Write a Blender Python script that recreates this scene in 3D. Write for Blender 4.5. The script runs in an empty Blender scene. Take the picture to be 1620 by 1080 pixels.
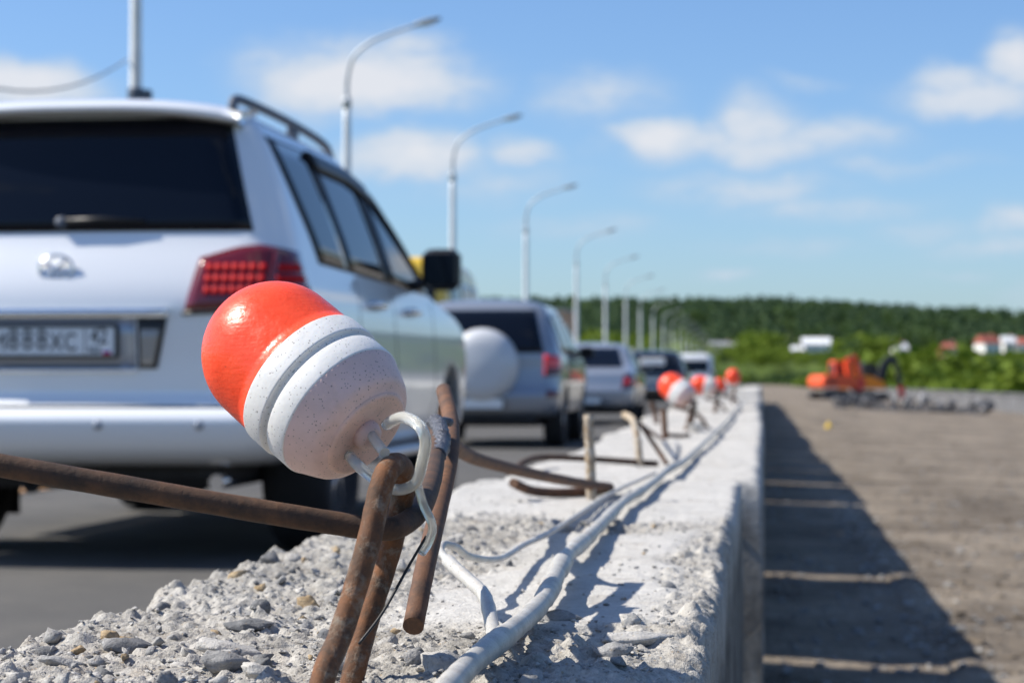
import bpy, bmesh, math, random
import numpy as np
from mathutils import Vector, Matrix

R = math.radians
random.seed(7)
rng = np.random.default_rng(11)
scene = bpy.context.scene
COL = scene.collection

# ------------------------------------------------------------------ camera
cam_d = bpy.data.cameras.new('camera')
cam = bpy.data.objects.new('camera', cam_d)
COL.objects.link(cam)
cam.location = (0, 0, 0.73)
cam.rotation_euler = (R(90 + 1.128), 0, R(6.825))
cam_d.sensor_width = 36
cam_d.lens = 3300 / 1620 * 36
cam_d.clip_start = 0.05
cam_d.clip_end = 20000
cam_d.dof.use_dof = True
cam_d.dof.focus_distance = 1.16
cam_d.dof.aperture_fstop = 14.5
scene.camera = cam

# ------------------------------------------------------------------ light
SUN_EL, SUN_AZ_AHEAD = 45.0, -3.0            # sun stands left of the road, square to it
sd = Vector((-math.cos(R(SUN_EL)) * math.cos(R(SUN_AZ_AHEAD)),
             math.cos(R(SUN_EL)) * math.sin(R(SUN_AZ_AHEAD)), math.sin(R(SUN_EL))))
sun_d = bpy.data.lights.new('sun', 'SUN')
sun_d.energy = 5.0
sun_d.angle = R(0.53)
sun_d.color = (1.0, 0.935, 0.83)
sun = bpy.data.objects.new('sun', sun_d)
COL.objects.link(sun)
sun.rotation_euler = sd.to_track_quat('Z', 'Y').to_euler()
sun.location = (-20, 0, 30)

scene.view_settings.view_transform = 'Standard'
scene.view_settings.look = 'None'
scene.view_settings.gamma = 1
scene.view_settings.exposure = 0.55
scene.render.engine = 'CYCLES'
scene.cycles.max_bounces = 6
scene.cycles.diffuse_bounces = 3
scene.cycles.glossy_bounces = 3
scene.cycles.transmission_bounces = 5
scene.cycles.transparent_max_bounces = 6

# ------------------------------------------------------------------ sky and clouds
world = bpy.data.worlds.new('World')
scene.world = world
world.use_nodes = True
world.cycles.sampling_method = 'MANUAL'
world.cycles.sample_map_resolution = 512
wt = world.node_tree
for n in list(wt.nodes):
    wt.nodes.remove(n)


class NT:
    """tiny node helper"""
    def __init__(s, tree): s.t = tree
    def n(s, kind, **kw):
        nd = s.t.nodes.new(kind)
        for k, v in kw.items():
            setattr(nd, k, v)
        return nd
    def l(s, a, b): s.t.links.new(a, b)
    def put(s, sock, v):
        if isinstance(v, bpy.types.NodeSocket): s.l(v, sock)
        else: sock.default_value = v
    def math(s, op, a, b=0.0, c=0.0, clamp=False):
        nd = s.n('ShaderNodeMath', operation=op, use_clamp=clamp)
        s.put(nd.inputs[0], a); s.put(nd.inputs[1], b); s.put(nd.inputs[2], c)
        return nd.outputs[0]
    def vmath(s, op, a, b):
        nd = s.n('ShaderNodeVectorMath', operation=op)
        s.put(nd.inputs[0], a); s.put(nd.inputs[1], b)
        return nd.outputs['Value'] if op == 'DOT_PRODUCT' else nd.outputs[0]
    def maprange(s, v, a, b, c=0.0, d=1.0, smooth=False):
        nd = s.n('ShaderNodeMapRange')
        nd.interpolation_type = 'SMOOTHSTEP' if smooth else 'LINEAR'
        s.put(nd.inputs[0], v)
        for i, q in enumerate((a, b, c, d)):
            s.put(nd.inputs[1 + i], q)
        return nd.outputs[0]
    def mix(s, f, a, b, blend='MIX'):
        nd = s.n('ShaderNodeMix', data_type='RGBA', blend_type=blend)
        s.put(nd.inputs[0], f); s.put(nd.inputs[6], a); s.put(nd.inputs[7], b)
        return nd.outputs[2]
    def noise(s, vec, scale, detail=4, rough=0.55, dist=0.0):
        nd = s.n('ShaderNodeTexNoise')
        if vec is not None: s.l(vec, nd.inputs['Vector'])
        nd.inputs['Scale'].default_value = scale
        nd.inputs['Detail'].default_value = detail
        nd.inputs['Roughness'].default_value = rough
        nd.inputs['Distortion'].default_value = dist
        return nd.outputs['Fac']
    def voro(s, vec, scale, feature='F1', rnd=1.0):
        nd = s.n('ShaderNodeTexVoronoi', feature=feature)
        if vec is not None: s.l(vec, nd.inputs['Vector'])
        nd.inputs['Scale'].default_value = scale
        nd.inputs['Randomness'].default_value = rnd
        return nd


W = NT(wt)
tc = W.n('ShaderNodeTexCoord')
sky = W.n('ShaderNodeTexSky', sky_type='NISHITA')
sky.sun_disc = False
sky.sun_elevation = R(SUN_EL)
sky.sun_rotation = math.atan2(sd.x, sd.y)
sky.altitude = 150
sky.air_density = 1.0
sky.dust_density = 0.8
sky.ozone_density = 1.8
D = tc.outputs['Generated']
# cumulus: soft heaps at given bearings (deg right of the road axis, deg up), sizes in deg, plus the same
# broken cumulus field all round the sky
heaps = [(-10.9, 8.3, 2.4, .80, 1.05), (-9.7, 8.9, 1.3, .55, .55), (-20.0, 7.9, 1.7, .55, .75), (-9.5, 6.2, 1.5, .60, .75),
         (-6.6, 6.35, 1.0, .35, .45), (-7.7, 5.6, 2.6, .7, .28), (-4.4, 7.9, 1.6, .7, .40), (-2.9, 6.7, 1.1, .42, .75),
         (-0.1, 7.1, 1.0, .65, .62), (-0.5, 6.5, 3.3, .55, .50), (2.6, 6.75, 1.4, .5, .32), (-0.4, 5.25, 2.6, .5, .38),
         (1.7, 4.75, 2.6, .42, .30), (5.7, 7.75, 1.9, .50, .66), (7.0, 8.4, .8, .65, .80), (6.9, 4.2, 1.1, .36, .42),
         (4.3, 4.1, 1.5, .36, .24), (-0.9, 2.9, 1.0, .22, .26), (5.1, 2.9, 1.1, .18, .20), (1.1, 8.2, 1.0, .22, .22),
         (-8.4, 9.1, .5, .2, .25), (3.6, 5.9, 2.6, .35, .26), (6.2, 3.6, 1.8, .28, .30), (0.6, 3.7, 2.4, .3, .22), (-5.0, 4.3, 2.4, .4, .22), (7.3, 2.4, 1.2, .25, .25), (12.5, 7.0, 3.0, .8, .8), (-27, 9.5, 3.0, .9, .8)]
warp = W.n('ShaderNodeTexNoise'); W.l(D, warp.inputs['Vector'])
warp.inputs['Scale'].default_value = 26; warp.inputs['Detail'].default_value = 3
wv = W.n('ShaderNodeVectorMath', operation='SUBTRACT'); W.l(warp.outputs['Color'], wv.inputs[0]); wv.inputs[1].default_value = (.5, .5, .5)
ws = W.n('ShaderNodeVectorMath', operation='SCALE'); W.l(wv.outputs[0], ws.inputs[0]); ws.inputs[3].default_value = 0.022
DW = W.n('ShaderNodeVectorMath', operation='ADD'); W.l(D, DW.inputs[0]); W.l(ws.outputs[0], DW.inputs[1])
DWo = DW.outputs[0]
sw = W.n('ShaderNodeSeparateXYZ'); W.l(DWo, sw.inputs[0])
az_ = W.math('ARCTAN2', sw.outputs[0], sw.outputs[1])
el_ = W.math('ARCSINE', sw.outputs[2])
cb_ = W.n('ShaderNodeCombineXYZ'); W.l(az_, cb_.inputs[0]); W.l(el_, cb_.inputs[1])
acc = None
for az, el, sx, sy, amp in heaps:
    sx *= 1.12; sy *= 1.15; amp = min(1.15, amp * 1.12 + .07)
    nd = W.n('ShaderNodeVectorMath', operation='MULTIPLY_ADD')
    W.l(cb_.outputs[0], nd.inputs[0])
    nd.inputs[1].default_value = (1 / R(sx), 1 / R(sy), 0)
    nd.inputs[2].default_value = (-az / sx, -el / sy, 0)
    d2 = W.vmath('DOT_PRODUCT', nd.outputs[0], nd.outputs[0])
    g = W.math('MULTIPLY', W.math('POWER', .4724, d2), amp)
    acc = g if acc is None else W.math('MAXIMUM', acc, g)
mp = W.n('ShaderNodeMapping'); W.l(D, mp.inputs[0]); mp.inputs['Scale'].default_value = (1, 1, 2.6)
nz = W.noise(mp.outputs[0], 24, 7, .64)
fld = W.noise(mp.outputs[0], 3.3, 3, .5)
sepd = W.n('ShaderNodeSeparateXYZ'); W.l(D, sepd.inputs[0])
allsky = W.math('MULTIPLY', W.maprange(fld, .56, .74, 0, .7), W.maprange(sepd.outputs[2], .16, .30))
acc = W.math('MAXIMUM', acc, allsky)
dens = W.math('ADD', acc, W.math('MULTIPLY', W.math('SUBTRACT', nz, .5), W.math('MULTIPLY', acc, 1.9)))
mask = W.maprange(dens, .08, .66, 0, .87, smooth=True)
shade = W.maprange(dens, .2, 1.0, 0, 1)
ccol = W.mix(shade, (4.6, 5.7, 7.0, 1), (7.4, 7.4, 7.6, 1))
hsv = W.n('ShaderNodeHueSaturation'); W.l(sky.outputs[0], hsv.inputs['Color'])
hsv.inputs['Saturation'].default_value = 1.0
hsv.inputs['Value'].default_value = 1.0
wb = W.mix(1.0, hsv.outputs[0], (.85, 1.07, 1.38, 1), 'MULTIPLY')   # camera white balance of the sky
skc = W.mix(mask, wb, ccol)
bg = W.n('ShaderNodeBackground'); W.l(skc, bg.inputs[0]); bg.inputs[1].default_value = 0.077
wo = W.n('ShaderNodeOutputWorld'); W.l(bg.outputs[0], wo.inputs[0])

# ------------------------------------------------------------------ helpers
def tag(o, label=None, cat=None, group=None, kind=None):
    if label: o['label'] = label
    if cat: o['category'] = cat
    if group: o['group'] = group
    if kind: o['kind'] = kind
    return o


def empty(name, loc=(0, 0, 0), rz=0.0):
    o = bpy.data.objects.new(name, None)
    o.empty_display_size = 0.1
    o.location = loc
    o.rotation_euler = (0, 0, rz)
    COL.objects.link(o)
    return o


def link(name, me, mat=None, parent=None, loc=None):
    o = bpy.data.objects.new(name, me)
    if mat is not None and not me.materials:
        me.materials.append(mat)
    COL.objects.link(o)
    if parent is not None: o.parent = parent
    if loc is not None: o.location = loc
    return o


def copy_tree(o, parent=None):
    c = o.copy()
    COL.objects.link(c)
    c.parent = parent
    for ch in o.children:
        copy_tree(ch, c)
    return c


def np_mesh(name, V, F, smooth=False):
    """V (n,3), F (m,k) arrays"""
    V = np.asarray(V, dtype=np.float32); F = np.asarray(F, dtype=np.int32)
    me = bpy.data.meshes.new(name)
    k = F.shape[1]
    me.vertices.add(len(V)); me.vertices.foreach_set('co', V.ravel())
    me.loops.add(F.size); me.loops.foreach_set('vertex_index', F.ravel())
    me.polygons.add(len(F))
    me.polygons.foreach_set('loop_start', np.arange(0, F.size, k, dtype=np.int32))
    me.polygons.foreach_set('loop_total', np.full(len(F), k, dtype=np.int32))
    me.polygons.foreach_set('use_smooth', np.full(len(F), smooth, dtype=bool))
    me.update(calc_edges=True)
    me.validate()
    return me


class MB:
    def __init__(s): s.v = []; s.f = []; s.sm = []
    def add(s, V, F, smooth=False):
        o = len(s.v)
        s.v += [tuple(p) for p in V]
        s.f += [tuple(i + o for i in f) for f in F]
        s.sm += [smooth] * len(F)
        return s
    def box(s, a, b, bev=0.0):
        x0, y0, z0 = a; x1, y1, z1 = b
        if bev <= 0:
            V = [(x0, y0, z0), (x1, y0, z0), (x1, y1, z0), (x0, y1, z0), (x0, y0, z1), (x1, y0, z1), (x1, y1, z1), (x0, y1, z1)]
            return s.add(V, [(0, 3, 2, 1), (4, 5, 6, 7), (0, 1, 5, 4), (1, 2, 6, 5), (2, 3, 7, 6), (3, 0, 4, 7)])
        V = []
        for (z, i) in ((z0, bev), (z0 + bev, 0), (z1 - bev, 0), (z1, bev)):
            b2 = bev
            X0, X1, Y0, Y1 = x0 + i, x1 - i, y0 + i, y1 - i
            V += [(X0 + b2, Y0, z), (X1 - b2, Y0, z), (X1, Y0 + b2, z), (X1, Y1 - b2, z), (X1 - b2, Y1, z), (X0 + b2, Y1, z), (X0, Y1 - b2, z), (X0, Y0 + b2, z)]
        F = [tuple(range(7, -1, -1)), tuple(range(24, 32))]
        for k in range(3):
            for j in range(8):
                F.append((k * 8 + j, k * 8 + (j + 1) % 8, k * 8 + 8 + (j + 1) % 8, k * 8 + 8 + j))
        return s.add(V, F)
    def prism(s, poly, x0, x1):
        """poly in (y,z), swept along x"""
        n = len(poly)
        V = [(x0, y, z) for y, z in poly] + [(x1, y, z) for y, z in poly]
        F = [tuple(range(n)), tuple(range(2 * n - 1, n - 1, -1))] + [(i, n + i, n + (i + 1) % n, (i + 1) % n) for i in range(n)]
        return s.add(V, F)
    def tube(s, pts, r, n=10, cap=True, squash=None):
        P = [Vector(p) for p in pts]
        m = len(P)
        rad = r if hasattr(r, '__len__') else [r] * m
        T = []
        for i in range(m):
            t = (P[min(i + 1, m - 1)] - P[max(i - 1, 0)])
            T.append(t.normalized() if t.length > 1e-9 else Vector((0, 0, 1)))
        up = Vector((0, 0, 1)) if abs(T[0].z) < .9 else Vector((1, 0, 0))
        N = (up - T[0] * up.dot(T[0])).normalized()
        V = []; F = []
        for i in range(m):
            if i:
                N = (N - T[i] * N.dot(T[i]))
                N = N.normalized() if N.length > 1e-6 else T[i].orthogonal().normalized()
            B = T[i].cross(N)
            for k in range(n):
                a = 2 * math.pi * k / n
                q = squash or 1.0
                V.append(P[i] + (N * math.cos(a) * q + B * math.sin(a)) * rad[i])
        for i in range(m - 1):
            for k in range(n):
                F.append((i * n + k, i * n + (k + 1) % n, (i + 1) * n + (k + 1) % n, (i + 1) * n + k))
        s.add(V, F, True)
        if cap:
            o = len(s.v) - m * n
            s.f.append(tuple(o + k for k in range(n - 1, -1, -1))); s.sm.append(False)
            s.f.append(tuple(o + (m - 1) * n + k for k in range(n))); s.sm.append(False)
        return s
    def lathe(s, prof, n=32, M=None, smooth=True):
        """prof (r,t) about the local z axis"""
        V = []; F = []
        m = len(prof)
        for r, t in prof:
            for k in range(n):
                a = 2 * math.pi * k / n
                V.append(Vector((r * math.cos(a), r * math.sin(a), t)))
        for i in range(m - 1):
            for k in range(n):
                F.append((i * n + k, i * n + (k + 1) % n, (i + 1) * n + (k + 1) % n, (i + 1) * n + k))
        if prof[0][0] > 1e-6: F.append(tuple(range(n - 1, -1, -1)))
        if prof[-1][0] > 1e-6: F.append(tuple((m - 1) * n + k for k in range(n)))
        if M is not None: V = [M @ v for v in V]
        return s.add(V, F, smooth)
    def mesh(s, name):
        me = bpy.data.meshes.new(name)
        me.from_pydata([tuple(v) for v in s.v], [], s.f)
        me.polygons.foreach_set('use_smooth', s.sm)
        me.update()
        return me
    def build(s, name, mat, parent=None, loc=None):
        return link(name, s.mesh(name), mat, parent, loc)


def crom(pts, sub=6):
    """Catmull-Rom through pts"""
    P = [Vector(p) for p in pts]
    out = []
    for i in range(len(P) - 1):
        p0 = P[i - 1] if i else P[0] * 2 - P[1]
        p1, p2 = P[i], P[i + 1]
        p3 = P[i + 2] if i + 2 < len(P) else P[-1] * 2 - P[-2]
        for k in range(sub):
            t = k / sub
            out.append(0.5 * ((2 * p1) + (p2 - p0) * t + (2 * p0 - 5 * p1 + 4 * p2 - p3) * t * t + (3 * p1 - p0 - 3 * p2 + p3) * t ** 3))
    out.append(P[-1])
    return out


def axis_matrix(origin, direction):
    z = Vector(direction).normalized()
    q = z.to_track_quat('Z', 'Y')
    return Matrix.Translation(origin) @ q.to_matrix().to_4x4()


# numpy value noise
_tab = np.random.default_rng(5).random((8, 256, 256)) * 2 - 1
def vnoise(x, y, k=0):
    x = np.asarray(x, float); y = np.asarray(y, float)
    xi = np.floor(x).astype(int); yi = np.floor(y).astype(int)
    fx = x - xi; fy = y - yi
    fx = fx * fx * (3 - 2 * fx); fy = fy * fy * (3 - 2 * fy)
    t = _tab[k % 8]
    a = t[xi & 255, yi & 255]; b = t[(xi + 1) & 255, yi & 255]
    c = t[xi & 255, (yi + 1) & 255]; d = t[(xi + 1) & 255, (yi + 1) & 255]
    return (a * (1 - fx) + b * fx) * (1 - fy) + (c * (1 - fx) + d * fx) * fy
def fbm(x, y, s, oct=4, k=0, g=.5):
    o = 0; a = 1.0; t = 0
    for i in range(oct):
        o = o + a * vnoise(x * s + 17.3 * i, y * s - 9.1 * i, k + i)
        t += a; a *= g; s *= 2.03
    return o / t

# ------------------------------------------------------------------ materials
def newmat(name):
    m = bpy.data.materials.new(name)
    m.use_nodes = True
    t = m.node_tree
    return m, NT(t), t.nodes['Principled BSDF']


def plain(name, col, rough=.5, metal=0.0, coat=0.0, var=0.0, vscale=8.0, bump=0.0, bscale=60.0, spec=.5):
    m, N, b = newmat(name)
    b.inputs['Roughness'].default_value = rough
    b.inputs['Metallic'].default_value = metal
    b.inputs['Coat Weight'].default_value = coat
    b.inputs['Coat Roughness'].default_value = .04
    b.inputs['Specular IOR Level'].default_value = spec
    c = (*col, 1)
    tcn = N.n('ShaderNodeTexCoord')
    if var > 0:
        f = N.noise(tcn.outputs['Object'], vscale, 5, .6)
        lo = tuple(max(0, q * (1 - var)) for q in col) + (1,)
        hi = tuple(min(1, q * (1 + var)) for q in col) + (1,)
        N.l(N.mix(N.maprange(f, .3, .7), lo, hi), b.inputs['Base Color'])
    else:
        b.inputs['Base Color'].default_value = c
    if bump > 0:
        bp = N.n('ShaderNodeBump'); bp.inputs['Strength'].default_value = bump
        bp.inputs['Distance'].default_value = .01
        N.l(N.noise(tcn.outputs['Object'], bscale, 4, .6), bp.inputs['Height'])
        N.l(bp.outputs[0], b.inputs['Normal'])
    return m


def concrete(name, lo, hi, scales=(9., 70., 420.), bump=.6, dist=.003, skin=None, dirt=.35, grime_shade=False):
    m, N, b = newmat(name)
    geo = N.n('ShaderNodeNewGeometry')
    v = geo.outputs['Position']
    big = N.noise(v, scales[0], 3, .62)
    mid = N.noise(v, scales[1], 4, .68)
    fin = N.noise(v, scales[2], 3, .72)
    f = N.math('ADD', N.math('ADD', N.math('MULTIPLY', big, .40), N.math('MULTIPLY', mid, .55)), N.math('MULTIPLY', fin, .45))
    k = N.maprange(f, .52, .88)
    c = N.mix(k, (*lo, 1), (*hi, 1))
    if skin:                                       # cast cement skin where it has not broken away
        at = N.n('ShaderNodeAttribute', attribute_name='rough')
        c2 = N.mix(k, (*skin[0], 1), (*skin[1], 1))
        c = N.mix(at.outputs['Fac'], c2, c)
    # ochre sand grains and dark grit in the cement
    vo = N.voro(v, scales[2] * .62)
    grit = N.math('LESS_THAN', vo.outputs['Distance'], .26)
    sepc = N.n('ShaderNodeSeparateColor'); N.l(vo.outputs['Color'], sepc.inputs[0])
    g1 = N.math('MULTIPLY', grit, N.math('GREATER_THAN', sepc.outputs[0], .78))
    g2 = N.math('MULTIPLY', grit, N.math('LESS_THAN', sepc.outputs[0], .12))
    c = N.mix(N.math('MULTIPLY', g1, .55), c, (.09, .085, .085, 1))
    c = N.mix(N.math('MULTIPLY', g2, .5), c, (.34, .24, .13, 1))
    st = N.maprange(N.noise(v, scales[0] * 2.6, 5, .65), .54, .72)
    c = N.mix(N.math('MULTIPLY', st, dirt), c, (.27, .215, .155, 1))
    if grime_shade:                                      # streaky tar and dirt that also paints shade into the side faces
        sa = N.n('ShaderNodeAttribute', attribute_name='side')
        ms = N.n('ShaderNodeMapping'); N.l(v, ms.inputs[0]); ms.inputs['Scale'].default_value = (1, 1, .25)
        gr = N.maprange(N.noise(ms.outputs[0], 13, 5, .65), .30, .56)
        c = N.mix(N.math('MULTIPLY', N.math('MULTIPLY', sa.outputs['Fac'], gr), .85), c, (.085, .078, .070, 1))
    N.l(c, b.inputs['Base Color'])
    b.inputs['Roughness'].default_value = .92
    b.inputs['Specular IOR Level'].default_value = .2
    bp = N.n('ShaderNodeBump'); bp.inputs['Strength'].default_value = bump; bp.inputs['Distance'].default_value = dist
    h = N.math('ADD', N.math('MULTIPLY', mid, .9), N.math('MULTIPLY', fin, .45))
    N.l(h, bp.inputs['Height'])
    N.l(bp.outputs[0], b.inputs['Normal'])
    return m


M = {}
M['block'] = concrete('broken_concrete', (.21, .198, .178), (.54, .52, .48), (11., 95., 520.), .9, .0035, ((.40, .39, .37), (.60, .585, .555)), grime_shade=True)
M['block_far'] = concrete('weathered_concrete', (.35, .34, .322), (.55, .535, .505), (5., 40., 160.), .5, .004, dirt=.25, grime_shade=True)
M['stone'] = concrete('grey_stone', (.17, .17, .172), (.38, .375, .365), (40., 180., 700.), .9, .0022, dirt=.15)
M['stone_pale'] = concrete('pale_stone', (.30, .29, .275), (.56, .545, .515), (40., 180., 700.), .9, .0022, dirt=.2)
M['stone_dark'] = concrete('dark_stone', (.085, .09, .095), (.22, .22, .222), (40., 180., 700.), .8, .002, dirt=.1)
M['stone_ochre'] = concrete('ochre_stone', (.26, .18, .10), (.48, .38, .25), (40., 180., 700.), .9, .0022, dirt=.2)


def rust(name, base, orange, patch_amt, patch_col=(.40, .38, .35)):
    m, N, b = newmat(name)
    tcn = N.n('ShaderNodeTexCoord'); v = tcn.outputs['Object']
    f = N.noise(v, 60, 6, .65)
    g = N.noise(v, 220, 4, .7)
    c = N.mix(N.maprange(N.math('ADD', N.math('MULTIPLY', f, .7), N.math('MULTIPLY', g, .3)), .38, .62), (*base, 1), (*orange, 1))
    c = N.mix(N.maprange(N.noise(v, 17, 4, .6), .40, .62), c, N.mix(.45, c, (*base, 1)))
    c = N.mix(N.maprange(N.noise(v, 23, 5, .7, .8), .56, .70, 0, .55), c, tuple(min(1, q * 1.5) for q in orange) + (1,))
    p = N.maprange(N.noise(v, 80, 6, .72, .3), 1 - patch_amt, 1 - patch_amt + .22)
    c = N.mix(N.math('MULTIPLY', p, .8), c, (*patch_col, 1))
    N.l(c, b.inputs['Base Color'])
    b.inputs['Roughness'].default_value = .8
    b.inputs['Metallic'].default_value = .0
    bp = N.n('ShaderNodeBump'); bp.inputs['Strength'].default_value = .5; bp.inputs['Distance'].default_value = .0012
    N.l(N.math('ADD', g, p), bp.inputs['Height']); N.l(bp.outputs[0], b.inputs['Normal'])
    return m


M['rust'] = rust('rusty_steel', (.060, .032, .020), (.165, .072, .032), .30, (.22, .16, .12))
M['rust_hoop'] = rust('rusty_steel_with_cement', (.055, .030, .017), (.20, .076, .025), .50, (.27, .24, .19))
M['rust_dark'] = rust('dark_rusty_steel', (.032, .019, .013), (.105, .050, .024), .22, (.14, .085, .055))
M['rust_cement'] = rust('cement_splashed_steel', (.22, .15, .09), (.42, .33, .22), .56, (.55, .52, .46))
M['weld'] = plain('grey_tape', (.10, .105, .125), .45, .3, bump=.6, bscale=300, var=.4, vscale=150)

m, N, b = newmat('orange_plastic')
tcn = N.n('ShaderNodeTexCoord')
f = N.noise(tcn.outputs['Object'], 60, 5, .6)
c = N.mix(N.maprange(f, .35, .65), (.86, .070, .022, 1), (.92, .086, .030, 1))
sp = N.voro(tcn.outputs['Object'], 190)
sc_ = N.n('ShaderNodeSeparateColor'); N.l(sp.outputs['Color'], sc_.inputs[0])
spk = N.math('MULTIPLY', N.math('LESS_THAN', sp.outputs['Distance'], .12), N.math('GREATER_THAN', sc_.outputs[0], .9))
c = N.mix(N.math('MULTIPLY', spk, .6), c, (.20, .03, .02, 1))
N.l(c, b.inputs['Base Color'])
N.l(N.maprange(N.noise(tcn.outputs['Object'], 150, 4, .7), .3, .7, .20, .44), b.inputs['Roughness'])
b.inputs['Subsurface Weight'].default_value = .15
b.inputs['Subsurface Radius'].default_value = (.010, .0015, .001)
b.inputs['Specular IOR Level'].default_value = .38
bp = N.n('ShaderNodeBump'); bp.inputs['Strength'].default_value = .22; bp.inputs['Distance'].default_value = .001
mpz = N.n('ShaderNodeMapping'); N.l(tcn.outputs['Object'], mpz.inputs[0]); mpz.inputs['Scale'].default_value = (60, 60, 420)
N.l(N.math('ADD', N.noise(mpz.outputs[0], 1.0, 3, .5), N.noise(tcn.outputs['Object'], 400, 2, .5)), bp.inputs['Height'])
N.l(bp.outputs[0], b.inputs['Normal'])
M['orange'] = m


def dirty_white(name, col, dirt):
    m, N, b = newmat(name)
    tcn = N.n('ShaderNodeTexCoord'); v = tcn.outputs['Object']
    c = N.mix(N.maprange(N.noise(v, 45, 6, .65), .35, .70), (*col, 1), tuple(q * (1 - dirt) for q in col) + (1,))
    for sc, thr, seed, d in ((520, .88, 0, .22), (240, .95, 1, .14), (900, .84, 2, .28)):
        sp = N.voro(v, sc)
        scn = N.n('ShaderNodeSeparateColor'); N.l(sp.outputs['Color'], scn.inputs[0])
        k = N.math('MULTIPLY', N.math('LESS_THAN', sp.outputs['Distance'], d), N.math('GREATER_THAN', scn.outputs[seed], thr))
        c = N.mix(N.math('MULTIPLY', k, .75), c, (.10, .075, .06, 1))
    st = N.maprange(N.noise(v, 30, 5, .72, 1.0), .54, .76)
    c = N.mix(N.math('MULTIPLY', st, .45), c, (.42, .29, .20, 1))
    N.l(c, b.inputs['Base Color'])
    b.inputs['Roughness'].default_value = .48
    b.inputs['Subsurface Weight'].default_value = .12
    b.inputs['Subsurface Radius'].default_value = (.004, .003, .002)
    bp = N.n('ShaderNodeBump'); bp.inputs['Strength'].default_value = .15; bp.inputs['Distance'].default_value = .001
    N.l(N.noise(v, 350, 3, .6), bp.inputs['Height']); N.l(bp.outputs[0], b.inputs['Normal'])
    return m


M['white_plastic'] = dirty_white('dirty_white_plastic', (.82, .81, .78), .12)
M['pink_plastic'] = dirty_white('pink_lit_plastic', (.80, .565, .505), .2)  # pink of the light through the cap, painted into dirty white plastic
M['disc_plastic'] = dirty_white('orange_tinted_plastic', (.82, .55, .45), .25)  # deeper orange pink tone under the dirt
M['cable'] = dirty_white('white_cable_tape', (.50, .485, .45), .45)
M['cable_thin'] = dirty_white('white_cable_sheath', (.50, .49, .465), .3)
m, N, b = newmat('clear_hose')
b.inputs['Base Color'].default_value = (.86, .86, .80, 1)
b.inputs['Transmission Weight'].default_value = .65
b.inputs['Roughness'].default_value = .18
b.inputs['IOR'].default_value = 1.4
M['hose'] = m
M['wire'] = plain('black_wire', (.015, .015, .017), .5)

M['paint_white'] = plain('pearl_white_paint', (.84, .86, .88), .30, .12, 1.0)
M['paint_silver'] = plain('silver_paint', (.27, .30, .35), .32, .40, 1.0)
M['paint_grey'] = plain('light_grey_paint', (.38, .41, .46), .32, .45, 1.0)
M['paint_black'] = plain('black_paint', (.012, .013, .016), .25, .0, 1.0)
M['paint_plain_white'] = plain('white_paint', (.78, .79, .80), .35, .0, .6)
M['paint_yellow'] = plain('yellow_paint', (.80, .52, .05), .35, .0, .6)
M['glass'] = plain('tinted_glass', (.004, .006, .012), .04, 0, 0.0, spec=.28)
M['black_trim'] = plain('black_trim', (.012, .012, .014), .42)
M['under'] = plain('dark_underbody', (.018, .017, .017), .8, var=.4, vscale=6)
M['rubber'] = plain('tyre_rubber', (.018, .018, .019), .82, bump=.4, bscale=60)
M['chrome'] = plain('chrome', (.82, .83, .85), .10, 1.0)
M['alloy'] = plain('alloy_rim', (.50, .51, .53), .30, .9)
M['plate'] = plain('plate_white', (.80, .80, .79), .45, var=.08, vscale=30)
M['plate_black'] = plain('plate_black', (.015, .015, .016), .5)
M['flag_blue'] = plain('flag_blue', (.02, .06, .40), .5)
M['flag_red'] = plain('flag_red', (.55, .02, .03), .5)
M['cover_grey'] = plain('pale_grey_cover', (.56, .575, .60), .35, 0, .5)
M['headlight'] = plain('clear_lens', (.75, .77, .80), .08, .4, 1.0)
M['lamp_lens'] = plain('smoked_plastic', (.35, .33, .30), .2, .1, .5)
m, N, b = newmat('red_light_lens')
b.inputs['Base Color'].default_value = (.13, .004, .007, 1); b.inputs['Roughness'].default_value = .12
b.inputs['Coat Weight'].default_value = 1.0
M['red_lens'] = m
m, N, b = newmat('red_light_cell')
b.inputs['Base Color'].default_value = (.46, .006, .010, 1); b.inputs['Roughness'].default_value = .6
b.inputs['Specular IOR Level'].default_value = .15
M['red_cell'] = m
M['red_dark'] = plain('dark_red_lens', (.10, .006, .010), .15, 0, .8)
M['red_bright'] = plain('bright_red_lens', (.80, .012, .015), .2, 0, .8)

M['pole'] = plain('white_pole_paint', (.74, .76, .78), .5, var=.12, vscale=1.5)
M['pole_arm'] = plain('galvanised_steel', (.42, .45, .48), .5, .3, var=.15, vscale=3)
M['lamp_head'] = plain('grey_lamp_head', (.25, .27, .30), .45)
M['dark_box'] = plain('dark_clamp', (.08, .10, .14), .6)
M['exc_orange'] = plain('orange_red_machine_paint', (.80, .105, .028), .45, var=.15, vscale=2)
M['exc_yellow'] = plain('orange_yellow_machine_paint', (.90, .29, .015), .45, var=.12, vscale=2)
M['exc_dark'] = plain('dark_machine_steel', (.022, .026, .032), .5, var=.3, vscale=2)
M['exc_red'] = plain('red_machine_paint', (.70, .055, .045), .5)
M['house_white'] = plain('white_render', (.78, .77, .74), .8, var=.06, vscale=.5)
M['house_pink'] = plain('pink_brick', (.42, .16, .13), .85, var=.2, vscale=.4)
M['house_cream'] = plain('cream_render', (.74, .60, .30), .8, var=.1, vscale=.5)
M['house_brick'] = plain('orange_brick', (.60, .34, .23), .85, var=.15, vscale=.5)
M['roof_grey'] = plain('grey_roof', (.30, .31, .33), .7, var=.15, vscale=.6)
M['roof_red'] = plain('red_roof', (.36, .10, .07), .75, var=.15, vscale=.6)
M['roof_white'] = plain('pale_metal_roof', (.72, .73, .75), .5, var=.06, vscale=.6)
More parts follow.
